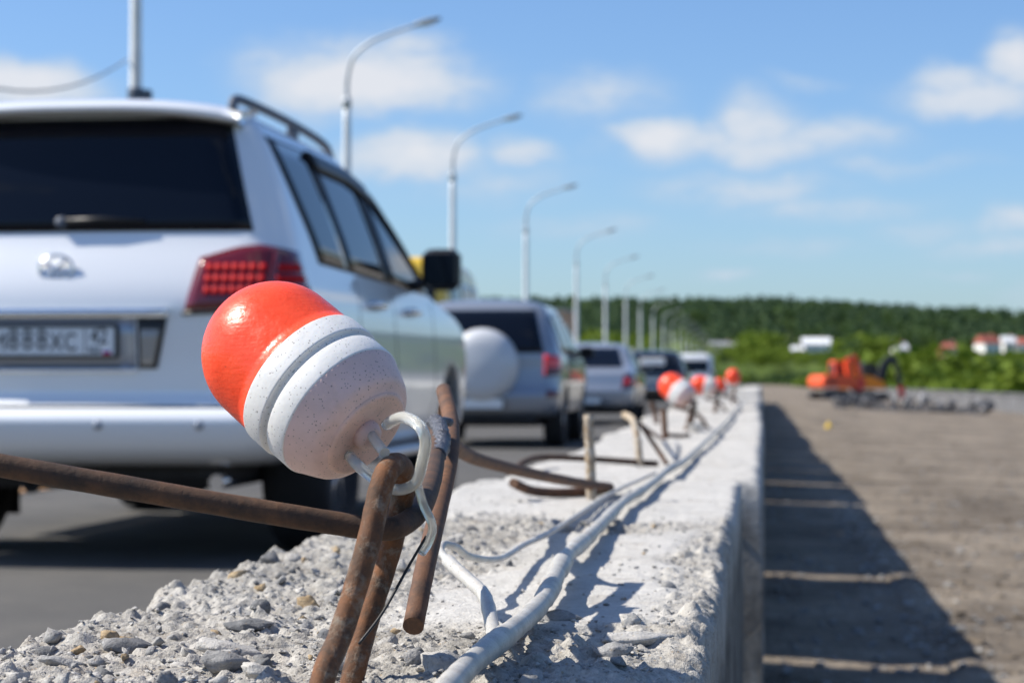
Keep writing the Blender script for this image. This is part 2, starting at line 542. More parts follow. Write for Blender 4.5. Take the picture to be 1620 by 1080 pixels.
M['pane'] = plain('window_pane', (.03, .04, .06), .1)
M['yellow_scrap'] = plain('yellow_plastic', (.90, .60, .04), .35)


def ground_mat(name, cols, scales, bump, dist, bscale, rough=.95):
    m, N, b = newmat(name)
    tcn = N.n('ShaderNodeTexCoord'); v = tcn.outputs['Object']
    a = N.noise(v, scales[0], 6, .62)
    d = N.noise(v, scales[1], 6, .65)
    e = N.noise(v, scales[2], 4, .7)
    c = N.mix(N.maprange(a, .40, .60), (*cols[0], 1), (*cols[1], 1))
    c = N.mix(N.math('MULTIPLY', N.maprange(d, .52, .70), .75), c, (*cols[2], 1))
    c = N.mix(N.math('MULTIPLY', N.maprange(e, .45, .75), .5), c, (*cols[3], 1))
    N.l(c, b.inputs['Base Color'])
    b.inputs['Roughness'].default_value = rough
    b.inputs['Specular IOR Level'].default_value = .2
    bp = N.n('ShaderNodeBump'); bp.inputs['Strength'].default_value = bump; bp.inputs['Distance'].default_value = dist
    N.l(N.math('ADD', N.noise(v, bscale, 5, .65), N.math('MULTIPLY', e, .5)), bp.inputs['Height'])
    N.l(bp.outputs[0], b.inputs['Normal'])
    return m


M['asphalt'] = ground_mat('dusty_asphalt', [(.080, .079, .078), (.115, .111, .105), (.14, .131, .12), (.066, .065, .065)], (.5, 3.0, 60.), .5, .008, 120.)
M['milled'] = ground_mat('milled_deck', [(.125, .102, .078), (.285, .238, .185), (.41, .352, .283), (.085, .070, .056)], (1.1, 3.6, 16.), .9, .04, 26.)
M['deck'] = plain('deck_concrete', (.32, .31, .30), .9, var=.2, vscale=.3)
M['paint_mark'] = plain('worn_orange_marking', (.50, .27, .11), .8, var=.35, vscale=6)
M['rubble'] = plain('broken_asphalt', (.095, .097, .105), .9, var=.5, vscale=1.6, bump=.5, bscale=12)
M['rubble_pale'] = plain('broken_pale_slab', (.30, .30, .31), .9, var=.3, vscale=1.6, bump=.4, bscale=12)
M['parapet'] = plain('parapet_concrete', (.13, .13, .135), .85, var=.25, vscale=.7)


def foliage(name, lo, hi, tint, scale=.06):
    m, N, b = newmat(name)
    tcn = N.n('ShaderNodeTexCoord'); v = tcn.outputs['Object']
    a = N.noise(v, scale, 4, .6); d = N.noise(v, scale * 9, 3, .6); e = N.noise(v, scale * .25, 3, .55)
    c = N.mix(N.maprange(N.math('ADD', N.math('MULTIPLY', a, .6), N.math('MULTIPLY', d, .4)), .36, .64), (*lo, 1), (*hi, 1))
    c = N.mix(N.maprange(e, .48, .66), c, (*tint, 1))
    N.l(c, b.inputs['Base Color'])
    b.inputs['Roughness'].default_value = .75
    b.inputs['Specular IOR Level'].default_value = .2
    tr = N.n('ShaderNodeBsdfTranslucent'); N.l(c, tr.inputs[0])
    mx = N.n('ShaderNodeMixShader'); mx.inputs[0].default_value = .3
    N.l(b.outputs[0], mx.inputs[1]); N.l(tr.outputs[0], mx.inputs[2])
    N.l(mx.outputs[0], N.t.nodes['Material Output'].inputs[0])
    return m


M['pine'] = foliage('pine_foliage', (.052, .100, .052), (.105, .160, .072), (.070, .122, .060))
M['leaf'] = foliage('bright_foliage', (.085, .140, .016), (.175, .235, .026), (.130, .195, .020), .05)
M['leaf_dark'] = foliage('deep_green_foliage', (.042, .082, .026), (.085, .135, .038), (.060, .105, .028), .05)
M['bark'] = plain('bark', (.09, .065, .045), .9, var=.3, vscale=3)
M['meadow'] = foliage('meadow', (.075, .125, .022), (.14, .19, .04), (.17, .19, .06), .02)
# BUILD

# ------------------------------------------------------------------ terrain, deck, road
def terrain_z(x, y):
    x = np.asarray(x, float); y = np.asarray(y, float)
    r = np.hypot(x, y)
    ang = np.degrees(np.arctan2(x, np.maximum(y, 1e-3)))
    h = np.interp(r, [0, 300, 600, 900, 1100, 1300, 1500, 2500, 6000, 9000], [-9, -8, -3, 9, 17, 33, 47, 49, 30, 0])
    k = 1 - .24 * np.clip((ang - 1) / 7., 0, 1) - .12 * np.clip((-ang - 12) / 8., 0, 1)
    h = np.where(h > 0, h * k, h)
    h = h + fbm(x, y, .0045, 4, 2) * np.clip(r / 500., 0, 1) * 5
    under = (np.abs(x) < 30) & (y < 820) & (y > -400)
    return np.where(under, np.minimum(h, -3.5), h)


def build_terrain():
    rr = np.concatenate([np.linspace(0, 60, 5)[1:], np.geomspace(75, 9000, 110)])
    aa = np.radians(np.concatenate([np.linspace(-180, -40, 30)[:-1], np.linspace(-40, 30, 120), np.linspace(30, 180, 30)[1:-1]]))
    na = len(aa)
    A, RR = np.meshgrid(aa, rr)
    X = RR * np.sin(A); Y = RR * np.cos(A)
    Z = terrain_z(X, Y)
    V = np.stack([X, Y, Z], -1).reshape(-1, 3)
    V = np.vstack([V, [[0, 0, -9]]])
    F = []
    idx = np.arange(len(rr) * na).reshape(len(rr), na)
    nxt = np.roll(idx, -1, axis=1)
    q = np.stack([idx[:-1], idx[1:], nxt[1:], nxt[:-1]], -1).reshape(-1, 4)
    c = len(V) - 1
    tri = np.stack([np.full(na, c), idx[0], nxt[0], nxt[0]], -1)
    me = bpy.data.meshes.new('terrain')
    faces = [tuple(f) for f in q.tolist()] + [(c, a, b) for a, b in zip(idx[0].tolist(), nxt[0].tolist())]
    me.from_pydata(V.tolist(), [], faces)
    me.polygons.foreach_set('use_smooth', [True] * len(me.polygons)); me.update()
    bmn = bmesh.new(); bmn.from_mesh(me); bmesh.ops.recalc_face_normals(bmn, faces=bmn.faces[:]); bmn.to_mesh(me); bmn.free()
    o = link('terrain', me, M['meadow'])
    tag(o, 'green valley floor rising to the wooded hill', kind='structure')


build_terrain()
tag(MB().box((-17, -40, -1.6), (10.2, 780, -.45)).build('bridge_deck', M['deck']), 'concrete bridge deck carrying road and work zone', kind='structure')

# left carriageway
ys = np.concatenate([np.linspace(-40, 0, 10)[:-1], np.linspace(0, 40, 60), np.geomspace(42, 780, 40)])
xs = np.linspace(-16.5, -.215, 40)
X, Y = np.meshgrid(xs, ys)
Z = fbm(X, Y, .4, 3, 1) * .006
V = np.stack([X, Y, Z], -1).reshape(-1, 3)
idx = np.arange(V.shape[0]).reshape(X.shape)
F = np.stack([idx[:-1, :-1], idx[:-1, 1:], idx[1:, 1:], idx[1:, :-1]], -1).reshape(-1, 4)
tag(link('road', np_mesh('road', V, F, True), M['asphalt']), 'dusty grey asphalt carriageway with queueing cars', kind='structure')
mk = MB()
for k in range(90):
    y0 = 4.9 + k * 8.0
    mk.box((-4.98, y0, -.02), (-4.84, y0 + 4.5, .0115))
tag(mk.build('lane_marking', M['paint_mark']), 'worn orange lane marking on the asphalt', kind='structure')


# right half of the deck, asphalt milled off, falling away to the right
def deck_z(x, y):
    x = np.asarray(x, float); y = np.asarray(y, float)
    z = -.043 * np.maximum(x, 0) + fbm(x, y, .7, 3, 3) * .018 + fbm(x, y, 4.5, 3, 4) * .007 * np.clip((x - .3) / .4, .15, 1)
    lip = .50 + .05 * vnoise(y * 1.3, y * .2, 2) + .02 * vnoise(y * 7, y, 5)
    low = np.clip((lip - x) / .03, 0, 1) * np.clip((13 - y) / 5., 0, 1)
    cut = np.clip(1 - np.abs(x - lip - .045) / .045, 0, 1) * np.clip((10 - y) / 4, 0, 1) * .012
    return z - .018 * low + cut - .004 * low * vnoise(x * 9, y * 9, 6)


ys = np.concatenate([np.linspace(-40, 3, 12)[:-1], 3 + 17 * (np.linspace(0, 1, 420)) ** 1.5, np.geomspace(20.2, 780, 260)])
xs = np.concatenate([np.linspace(-.215, 1.2, 90), np.linspace(1.22, 3.0, 50)[0:], np.linspace(3.06, 9.6, 60)])
X, Y = np.meshgrid(xs, ys)
V = np.stack([X, Y, deck_z(X, Y)], -1).reshape(-1, 3)
idx = np.arange(V.shape[0]).reshape(X.shape)
F = np.stack([idx[:-1, :-1], idx[:-1, 1:], idx[1:, 1:], idx[1:, :-1]], -1).reshape(-1, 4)
tag(link('milled_ground', np_mesh('milled_ground', V, F, True), M['milled']), 'dry brown milled bridge deck without asphalt', kind='structure')

# parapet along the right edge of the bridge: panels between posts
par = empty('parapet', (9.35, 0, -.5))
tag(par, 'low grey concrete parapet along the right edge of the bridge', 'parapet')
pan = MB().box((-.06, 0.06, 0), (.06, 5.92, .74), .012).mesh('panel')
cop = MB().box((-.11, 0, .742), (.11, 5.98, .83), .015).mesh('coping')
pos = MB().box((-.09, -.055, 0), (.09, .055, .738), .01).mesh('post')
for k in range(50):
    for nm, me, mt in (('panel', pan, 'parapet'), ('coping', cop, 'parapet'), ('post', pos, 'deck')):
        link(nm, me, M[mt], par, (0, 24 + k * 6.0, 0))


# ------------------------------------------------------------------ rocks
def hull_rock(seed, n=15, flat=.7, sub=0, amp=.0):
    r = random.Random(seed)
    bm = bmesh.new()
    for _ in range(n):
        v = Vector((r.gauss(0, 1), r.gauss(0, 1), r.gauss(0, 1))).normalized() * r.uniform(.82, 1.0)
        bm.verts.new((v.x * r.uniform(.9, 1.1), v.y * r.uniform(.75, 1.0), v.z * flat))
    res = bmesh.ops.convex_hull(bm, input=bm.verts[:])
    bmesh.ops.delete(bm, geom=[v for v in bm.verts if not v.link_faces], context='VERTS')
    if sub:
        bmesh.ops.subdivide_edges(bm, edges=bm.edges[:], cuts=sub, use_grid_fill=True)
        from mathutils import noise
        for v in bm.verts:
            p = v.co * 2.1 + Vector((seed * 3.1, seed, 0))
            v.co += v.co.normalized() * (noise.fractal(p, .7, 2.1, 4) * amp)
            v.co += v.co.normalized() * (noise.noise(p * 6) * amp * .35)
    bmesh.ops.recalc_face_normals(bm, faces=bm.faces[:])
    me = bpy.data.meshes.new('stone')
    bm.to_mesh(me); bm.free()
    return me


def rock_arrays(me):
    V = np.array([v.co[:] for v in me.vertices])
    me.calc_loop_triangles()
    F = np.array([t.vertices[:] for t in me.loop_triangles])
    return V, F


ROCKS = [hull_rock(i, 9 + i % 4, random.uniform(.5, .85), 1, .13) for i in range(16)]
for m_ in ROCKS:
    m_.polygons.foreach_set('use_smooth', [True] * len(m_.polygons))
ROCK_NP = [rock_arrays(m_) for m_ in ROCKS]


def scatter_mesh(name, pos, size, mat, rgen, squash=.75):
    Vs = []; Fs = []; o = 0
    for p, s in zip(pos, size):
        V, F = ROCK_NP[rgen.integers(len(ROCK_NP))]
        a = rgen.random() * 6.28
        q = V * s * np.array([1, 1, squash])
        q = np.stack([q[:, 0] * math.cos(a) - q[:, 1] * math.sin(a), q[:, 0] * math.sin(a) + q[:, 1] * math.cos(a), q[:, 2]], -1) + p
        Vs.append(q); Fs.append(F + o); o += len(V)
    return link(name, np_mesh(name, np.vstack(Vs), np.vstack(Fs), False), mat)


# gravel on the milled deck
n = 4200
gy = 4 + 60 * rng.random(n) ** 2.2
gx = .05 + rng.random(n) ** 1.3 * np.minimum(8.5, gy * .16 + .25)
gz = deck_z(gx, gy)
gs = .004 + .020 * rng.random(n) ** 4
o = scatter_mesh('gravel', np.stack([gx, gy, gz + gs * .3], -1), gs, M['stone'], rng)
tag(o, 'loose gravel and crumbs scattered on the milled deck', kind='stuff')
n = 700
gx = .50 + .06 * rng.standard_normal(n); gy = 4.8 + 9 * rng.random(n)
gs = .004 + .012 * rng.random(n) ** 2
o = scatter_mesh('gravel', np.stack([gx, gy, deck_z(gx, gy) + gs * .3], -1), gs, M['stone_pale'], rng)
tag(o, 'pale crumbs along the broken edge beside the barrier shadow', kind='stuff')
n = 1900
gy = 4.2 + 26 * rng.random(n) ** 1.8
gx = .56 + rng.random(n) ** 1.1 * np.minimum(5.5, gy * .17)
gs = .008 + .034 * rng.random(n) ** 3.5
o = scatter_mesh('dirt_clods', np.stack([gx, gy, deck_z(gx, gy) + gs * .08], -1), gs, M['milled'], rng, .5)
tag(o, 'dry brown clods on the milled deck', kind='stuff')
sc = MB().lathe([(.0, 0), (.05, 0), (.055, .02), (.055, .05), (.045, .06), (.02, .065), (.018, .11), (0, .112)], 14).build('plastic_bottle', M['yellow_scrap'], None, (1.13, 36, float(deck_z(1.13, 36)) - .003))
tag(sc, 'small yellow plastic bottle on the brown milled deck', 'bottle')

# ------------------------------------------------------------------ rubble heap and excavators
def rubble():
    r = np.random.default_rng(3)
    n = 420
    x = 2.4 + 4.9 * r.random(n); y = 70 + 1.1 * r.standard_normal(n)
    hh = .60 * np.clip(1 - np.abs(y - 70) / 2.2, 0, 1) * (.65 + .35 * np.sin(x * 2.7)) * np.clip((x - 2.0) / .8, 0, 1) * np.clip((7.6 - x) / .6, 0, 1)
    z = deck_z(x, y) + hh * r.random(n)
    s = .05 + .12 * r.random(n) ** 1.5
    o = scatter_mesh('rubble_heap', np.stack([x, y, z], -1), s, M['rubble'], r, .8)
    tag(o, 'long heap of broken dark asphalt in front of the excavators', 'rubble', kind='stuff')
    for k in range(44):
        xx = 2.3 + 5.2 * r.random(); yy = 68.7 + .9 * r.random()
        s = .10 + .13 * r.random()
        h = .55 * max(0, 1 - abs(yy - 70) / 2.2)
        c = link('asphalt_slab', ROCKS[k % 14] if k % 5 else ROCKS[(k + 3) % 14].copy(), None)
        c.data = c.data.copy() if not c.data.materials else c.data
        c.data.materials.clear(); c.data.materials.append(M['rubble_pale'] if k % 5 == 0 else M['rubble'])
        c.scale = (s * 1.2, s, s * .8)
        c.location = (xx, yy, float(deck_z(xx, yy)) + h * .8 + s * .2)
        c.rotation_euler = (r.random() * 2, r.random() * 2, r.random() * 6)
        if k % 5 == 0: tag(c, 'pale broken slab lying on the dark rubble heap', 'rubble', 'pale slabs on the rubble heap')
        else: tag(c, 'dark chunk of broken asphalt on the front of the rubble heap', 'rubble', 'chunks of the rubble heap')


rubble()


def excavator(name, loc, rz, paint, label, boom, boom_mat, tool):
    root = empty(name, loc, rz)
    tag(root, label, 'excavator')
    for sx in (-1, 1):                                    # tracks
        t = MB()
        pts = [(-1.15, .12), (-1.0, .0), (1.0, .0), (1.15, .12), (1.18, .28), (1.02, .42), (-1.02, .42), (-1.18, .28)]
        t.prism(pts, sx * .62 - .17, sx * .62 + .17)
        o = t.build('track', M['exc_dark'], root)
        for k in range(5):
            MB().lathe([(.10, -.19), (.12, -.18), (.12, .18), (.10, .19)], 12, axis_matrix((sx * .62, -.8 + k * .4, .14), (1, 0, 0))).build('roller', M['rubble'], o)
    MB().box((-.42, -.5, .25), (.42, .5, .55), .04).build('undercarriage', M['exc_dark'], root)
    hs = MB()
    hs.prism([(-1.05, .62), (-1.18, .80), (-1.15, 1.12), (-.95, 1.28), (.15, 1.30), (.9, .98), (.95, .62)], -.78, .78)
    h = hs.build('house', paint, root)
    for k in range(4):
        MB().box((.782, -.9, .78 + k * .08), (.79, -.35, .82 + k * .08)).build('grille', M['exc_dark'], h)
    cab = MB().prism([(.05, 1.0), (.05, 1.95), (.15, 2.02), (.75, 2.0), (.98, 1.45), (.98, 1.0)], -.77, -.12).build('cab', M['exc_dark'] if boom_mat == 'exc_dark' else paint, root)
    MB().prism([(.14, 1.30), (.14, 1.90), (.72, 1.90), (.90, 1.45), (.90, 1.30)], -.115, -.105).build('window', M['pane'], cab)
    MB().prism([(.14, 1.30), (.14, 1.90), (.72, 1.90), (.90, 1.45), (.90, 1.30)], -.785, -.775).build('window', M['pane'], cab)
    MB().box((-.68, .035, 1.35), (-.2, .046, 1.88)).build('window', M['pane'], cab)
    MB().lathe([(.05, 0), (.05, .3), (.035, .34)], 10, Matrix.Translation((.5, -.6, 1.27))).build('exhaust', M['exc_dark'], root)
    bm_ = M[boom_mat]
    b0, b1, b2, b3 = boom                                 # (y,z) hinge, elbow, tip, stick end
    def beam(p, q, w0, w1, x0, x1, nm, mt):
        p = Vector((0, *p)); q = Vector((0, *q))
        d = (q - p).normalized(); n_ = Vector((0, -d.z, d.y))
        a = [p + n_ * w0, q + n_ * w1, q - n_ * w1, p - n_ * w0]
        return MB().prism([(v.y, v.z) for v in a], x0, x1).build(nm, mt, root)
    beam(b0, b1, .16, .20, .08, .34, 'boom', bm_)
    beam(b1, b2, .195, .12, .075, .345, 'boom', bm_)
    beam(b2, b3, .14, .09, .10, .32, 'stick', bm_)
    MB().tube([(.21, b0[0] + .2, b0[1] - .1), (.21, b1[0] + .2, b1[1] - .25)], .06, 8).build('hydraulic_ram', M['exc_dark'], root)
    MB().tube([(.21, b1[0], b1[1] + .28), (.21, b2[0], b2[1] + .2)], .05, 8).build('hydraulic_ram', M['exc_dark'], root)
    if tool == 'bucket':
        y, z = b3
        MB().prism([(y + .1, z + .1), (y - .15, z + .05), (y - .45, z - .25), (y - .40, z - .5), (y - .1, z - .55), (y + .12, z - .3)], -.1, .5).build('bucket', M['exc_red'], root)
    else:
        y, z = b3
        t = MB().box((.05, y - .13, z - .62), (.37, y + .13, z + .02), .03).build('breaker', M['exc_red'], root)
        MB().lathe([(.02, -.95), (.05, -.85), (.06, -.6)], 10, Matrix.Translation((.21, y, z))).build('chisel', M['exc_dark'], t)
    return root


excavator('excavator', (3.75, 108, float(deck_z(3.75, 108))), R(-62), M['exc_orange'],
          'orange red crawler excavator with folded boom beside the rubble heap',
          ((.75, 1.05), (.55, 1.9), (1.0, 2.22), (1.35, 1.0)), 'exc_orange', 'bucket')
excavator('excavator', (5.35, 112, float(deck_z(5.35, 112))), R(-72), M['exc_yellow'],
          'amber excavator with dark raised boom and red breaker hammer',
          ((.75, 1.05), (1.10, 2.0), (1.65, 2.25), (2.05, .75)), 'exc_dark', 'breaker')


# ------------------------------------------------------------------ lamp posts
def lamp_post():
    root = empty('lamp_post')
    MB().lathe([(.26, 0), (.26, .05), (.18, .08), (.175, .4), (.165, .45), (.12, 9.0), (.11, 9.6)], 16).build('pole', M['pole'], root)
    MB().lathe([(.135, 9.42), (.135, 9.72), (.09, 9.78)], 14).build('collar', M['pole_arm'], root)
    pts = crom([(0, 0, 9.6), (.02, 0, 10.4), (.22, 0, 11.05), (.75, 0, 11.5), (1.5, 0, 11.8), (2.35, 0, 12.05)], 5)
    MB().tube(pts, [.07 - .028 * i / (len(pts) - 1) for i in range(len(pts))], 8).build('arm', M['pole_arm'], root)
    h = MB().tube([(2.1, 0, 11.99), (2.2, 0, 12.02), (2.5, 0, 12.1), (2.9, 0, 12.19), (3.0, 0, 12.2)], [.06, .12, .17, .14, .05], 10, squash=.55).build('lamp_head', M['lamp_head'], root)
    MB().tube([(2.35, 0, 12.0), (2.5, 0, 12.03), (2.82, 0, 12.1)], [.08, .13, .10], 8, squash=.5).build('lens', M['headlight'], h)
    return root


posts = [(-13.21, 43), (-12.98, 64.6), (-13.14, 88.4), (-13.55, 120), (-13.71, 155), (-14.0, 188), (-14.37, 222), (-14.79, 256)]
while posts[-1][1] < 740:
    posts.append((posts[-1][0] - .18, posts[-1][1] + 34))
lab = ['nearest white lamp post, rising behind the white car roof with dark clamps',
       'second lamp post from the left, curved arm above the big cloud',
       'third lamp post, standing just behind the wing mirror of the white car',
       'fourth lamp post, rising from behind the silver car with spare wheel',
       'fifth lamp post, first to stand against the wooded hill',
       'sixth lamp post, its arm just clearing the wooded ridge']
lp = lamp_post()
for i, (x, y) in enumerate(posts):
    o = lp if i == 0 else copy_tree(lp)
    o.location = (x, y, -.05)
    tag(o, lab[i] if i < len(lab) else 'small far lamp post in the receding row before the hill', 'lamp post', 'lamp posts along the left edge of the bridge')
MB().box((.10, -.10, 5.9), (.34, .12, 7.0), .03).build('clamp_box', M['dark_box'], lp)
MB().box((.10, -.08, 4.9), (.30, .10, 5.7), .03).build('clamp_box', M['dark_box'], lp)
MB().lathe([(.165, 6.75), (.175, 6.78), (.175, 7.0), (.165, 7.03)], 14).build('band', M['dark_box'], lp)
a = Vector((-13.4, 43, 7.6)); bq = Vector((-13.0, 20, 8.6))
wp = [a.lerp(bq, t) + Vector((0, 0, -2.3 * 4 * t * (1 - t))) for t in np.linspace(0, 1, 24)]
tag(MB().tube(wp, .022, 6).build('overhead_cable', M['lamp_head']), 'dark sagging cable hanging from the nearest lamp post', 'cable')

# ------------------------------------------------------------------ woods and houses
def tree_template(kind, seed):
    r = np.random.default_rng(seed)
    if kind == 'pine':
        n = 70
        t = r.random(n) ** .8
        rad = (.28 * (1 - t) ** .8 + .03) * np.sqrt(r.random(n))
        a = r.random(n) * 6.283
        c = np.stack([rad * np.cos(a), rad * np.sin(a), .18 + .82 * t], -1)
        s = .055 + .05 * r.random(n) * (1.2 - t)
    else:
        n = 150
        k = 7
        cc = np.stack([r.normal(0, .2, k), r.normal(0, .2, k), .45 + .32 * r.random(k)], -1)
        v = r.normal(0, 1, (n, 3)); v /= np.linalg.norm(v, axis=1)[:, None]
        c = cc[r.integers(k, size=n)] + v * (.13 + .10 * r.random(n))[:, None] * np.array([1.1, 1.1, 1.0])
        s = .05 + .05 * r.random(n)
    d1 = r.normal(0, 1, (n, 3)); d1 /= np.linalg.norm(d1, axis=1)[:, None]
    d2 = np.cross(d1, r.normal(0, 1, (n, 3))); d2 /= np.linalg.norm(d2, axis=1)[:, None]
    if kind == 'pine': d1[:, 2] *= .6
    q = np.stack([c - d1 * s[:, None], c + d2 * s[:, None] * .7, c + d1 * s[:, None], c - d2 * s[:, None] * .8], 1)
    V = q.reshape(-1, 3)
    F = np.arange(4 * n).reshape(n, 4)
    # trunk, six-sided with two limbs
    tk = MB()
    top = .9 if kind == 'pine' else .55
    tk.tube([(0, 0, 0), (.005, 0, top * .5), (0, .005, top)], [.018, .012, .004], 5, cap=False)
    if kind != 'pine':
        for j in range(3):
            an = j * 2.1 + seed
            tk.tube([(0, 0, .28 + .05 * j), (.1 * math.cos(an), .1 * math.sin(an), .45), (.2 * math.cos(an), .2 * math.sin(an), .6)], [.010, .007, .003], 4, cap=False)
    return V, F, tk


PINE = [tree_template('pine', i) for i in range(5)]
LEAF = [tree_template('leaf', 20 + i) for i in range(6)]


def wood(name, pts, hts, templates, mat, r, widen=1.0):
    Vs = []; Fs = []; o = 0
    for (x, y), h in zip(pts, hts):
        V, F, tk = templates[r.integers(len(templates))]
        z = float(terrain_z(x, y))
        a = r.random() * 6.283; ca, sa = math.cos(a), math.sin(a)
        w = h * widen * (.85 + .3 * r.random())
        q = np.stack([(V[:, 0] * ca - V[:, 1] * sa) * w + x, (V[:, 0] * sa + V[:, 1] * ca) * w + y, V[:, 2] * h + z], -1)
        Vs.append(q); Fs.append(F + o); o += len(V)
        tv = np.array([tuple(v) for v in tk.v]); tf = np.array([f for f in tk.f if len(f) == 4])
        q = np.stack([tv[:, 0] * h + x, tv[:, 1] * h + y, tv[:, 2] * h + z], -1)
        Vs.append(q); Fs.append(tf + o); o += len(tv)
    return link(name, np_mesh(name, np.vstack(Vs), np.vstack(Fs)), mat)


def polar(n, r0, r1, a0, a1, r, pw=.6):
    rr = r0 + (r1 - r0) * r.random(n) ** pw
    aa = np.radians(a0 + (a1 - a0) * r.random(n))
    return np.stack([rr * np.sin(aa), rr * np.cos(aa)], -1)


r5 = np.random.default_rng(21)
pts = polar(4600, 1030, 1600, -16, 13, r5)
keep = fbm(pts[:, 0], pts[:, 1], .006, 3, 1) + (np.hypot(pts[:, 0], pts[:, 1]) - 1090) / 60. > 0
pts = pts[keep]
pm = polar(620, 1040, 1580, -16, 13, r5)
tag(wood('leafy_forest', pm, 9 + 7 * r5.random(len(pm)), LEAF, M['leaf_dark'], r5, 1.1), 'broad crowns mixed into the pine forest on the hill', 'forest', kind='stuff')
tag(wood('pine_forest', pts, 8.5 + 7 * r5.random(len(pts)) ** 1.6, PINE, M['pine'], r5, 1.25), 'dark pine forest covering the long hill', 'forest', kind='stuff')
pts = polar(1500, 330, 1080, -16, 20, r5, .75)
keep = ~((np.abs(pts[:, 0]) < 22) & (pts[:, 1] < 800))
pts = pts[keep]
HB = [(1.25, 1.0, 955), (3.68, .55, 950), (5.05, .75, 940), (6.3, .95, 1020), (-1.05, .7, 1035)]
def low_scrub(p, h):
    """shorter growth below the houses, none at their walls"""
    an = np.degrees(np.arctan2(p[:, 0], p[:, 1])); rr = np.hypot(p[:, 0], p[:, 1])
    keep_ = np.ones(len(p), bool); h = h.copy()
    for a_, w_, r_ in HB:
        win = np.abs(an - a_) < w_
        h = np.where(win & (rr > 480), h * np.interp(rr, [480, r_], [.75, .38]), h)
        keep_ &= ~(win & (np.abs(rr - r_) < 14))
    return p[keep_], h[keep_]
pts, hh_ = low_scrub(pts, 5.5 + 8.5 * r5.random(len(pts)) ** 1.3)
tag(wood('shrub_wood', pts, hh_, LEAF, M['leaf'], r5, 1.35), 'bright green scrub and trees on the valley slope', 'scrub', kind='stuff')
pts = polar(260, 420, 1060, -16, 16, r5, .8)
pts = pts[~((np.abs(pts[:, 0]) < 22) & (pts[:, 1] < 800))]
pts, hh_ = low_scrub(pts, 7 + 6 * r5.random(len(pts)))
tag(wood('mixed_wood', pts, hh_, LEAF, M['leaf_dark'], r5, 1.2), 'deeper green trees between the bright scrub', 'scrub', kind='stuff')
pts = polar(420, 24, 330, 20, 150, r5, .9)
pts = pts[pts[:, 0] > 16]
tag(wood('riverside_wood', pts, 6 + 5 * r5.random(len(pts)), LEAF, M['leaf'], r5, 1.3), 'green trees below the right side of the bridge', 'scrub', kind='stuff')


pts = np.vstack([polar(330, 815, 1040, -4.5, 3.2, r5, .8), np.stack([np.where(r5.random(240) < .7, 1, -1) * (15 + 16 * r5.random(240)), 300 + 500 * r5.random(240)], -1)])
tag(wood('roadside_scrub', pts, np.where(pts[:, 1] < 812, 5.5, 3.4) + 1.8 * r5.random(len(pts)), LEAF, M['leaf'], r5, 1.5), 'low green scrub flanking the far end of the bridge', 'scrub', kind='stuff')


def far_tree(x, y, h, label, mat, seed, group):
    V, F, tk = LEAF[seed % len(LEAF)]
    root = empty('tree', (x, y, float(terrain_z(x, y)) - .2))
    tag(root, label, 'tree', group)
    q = V * h * np.array([1.3, 1.3, 1.0])
    link('crown', np_mesh('crown', q, F), mat, root)
    me = MB(); me.add([tuple(Vector(v) * h) for v in tk.v], tk.f, True)
    me.build('trunk', M['bark'], root)


for i, (az, rr, h, dk) in enumerate([(1.05, 800, 9, 1), (.45, 805, 8, 1), (-.1, 812, 9, 1), (1.6, 815, 10, 1), (-.7, 812, 10, 0), (2.3, 640, 9, 0), (3.2, 600, 9, 0),
                                     (4.6, 520, 8, 0), (5.4, 560, 9, 1), (6.2, 500, 8, 0), (6.9, 620, 11, 1), (-1.4, 818, 11, 0)]):
    x = rr * math.sin(R(az)); y = rr * math.cos(R(az))
    if dk: far_tree(x, y, h, 'dark round tree beyond the far end of the bridge', M['leaf_dark'], i, 'dark trees beyond the bridge')
    else: far_tree(x, y, h, 'bright green tree on the slope beyond the bridge', M['leaf'], i, 'bright trees beyond the bridge')


def house(az, rr, w, d, h, rh, wall, roof, label, rz=0.0, nwin=3, zoff=0.0, name='house'):
    x = rr * math.sin(R(az)); y = rr * math.cos(R(az))
    z = float(terrain_z(x, y)) + zoff - .4
    root = empty(name, (x, y, z), rz - R(az))
    tag(root, label, 'building' if name != 'house' else 'house')
    wl = MB().box((-w / 2, -d / 2, 0), (w / 2, d / 2, h)).build('wall', wall, root)
    if rh > 0:
        rf = MB()
        e = .4
        rf.add([(-w / 2 - e, -d / 2 - e, h), (w / 2 + e, -d / 2 - e, h), (w / 2 + e, d / 2 + e, h), (-w / 2 - e, d / 2 + e, h), (-w / 2 - e, 0, h + rh), (w / 2 + e, 0, h + rh)],
               [(0, 1, 5, 4), (2, 3, 4, 5), (1, 2, 5), (3, 0, 4), (0, 3, 2, 1)])
        rfo = rf.build('roof', roof, root)
        MB().box((w * .2, -.4, h + rh * .4), (w * .2 + .7, .4, h + rh + .7)).build('chimney', M['house_brick'], rfo)
    else:
        MB().box((-w / 2 - .2, -d / 2 - .2, h), (w / 2 + .2, d / 2 + .2, h + .5)).build('roof', roof, root)
    fl = max(1, int(h / 3.0))
    for f_ in range(fl):
        for k in range(nwin):
            cx = -w / 2 + w * (k + .5) / nwin
            z0 = .9 + f_ * 2.9
            fr = MB().box((cx - .62, -d / 2 - .06, z0 - .1), (cx + .62, -d / 2 + .02, z0 + 1.5)).build('window', M['paint_plain_white'], root)
            MB().box((cx - .52, -d / 2 - .075, z0), (cx + .52, -d / 2 - .05, z0 + 1.4)).build('pane', M['pane'], fr)


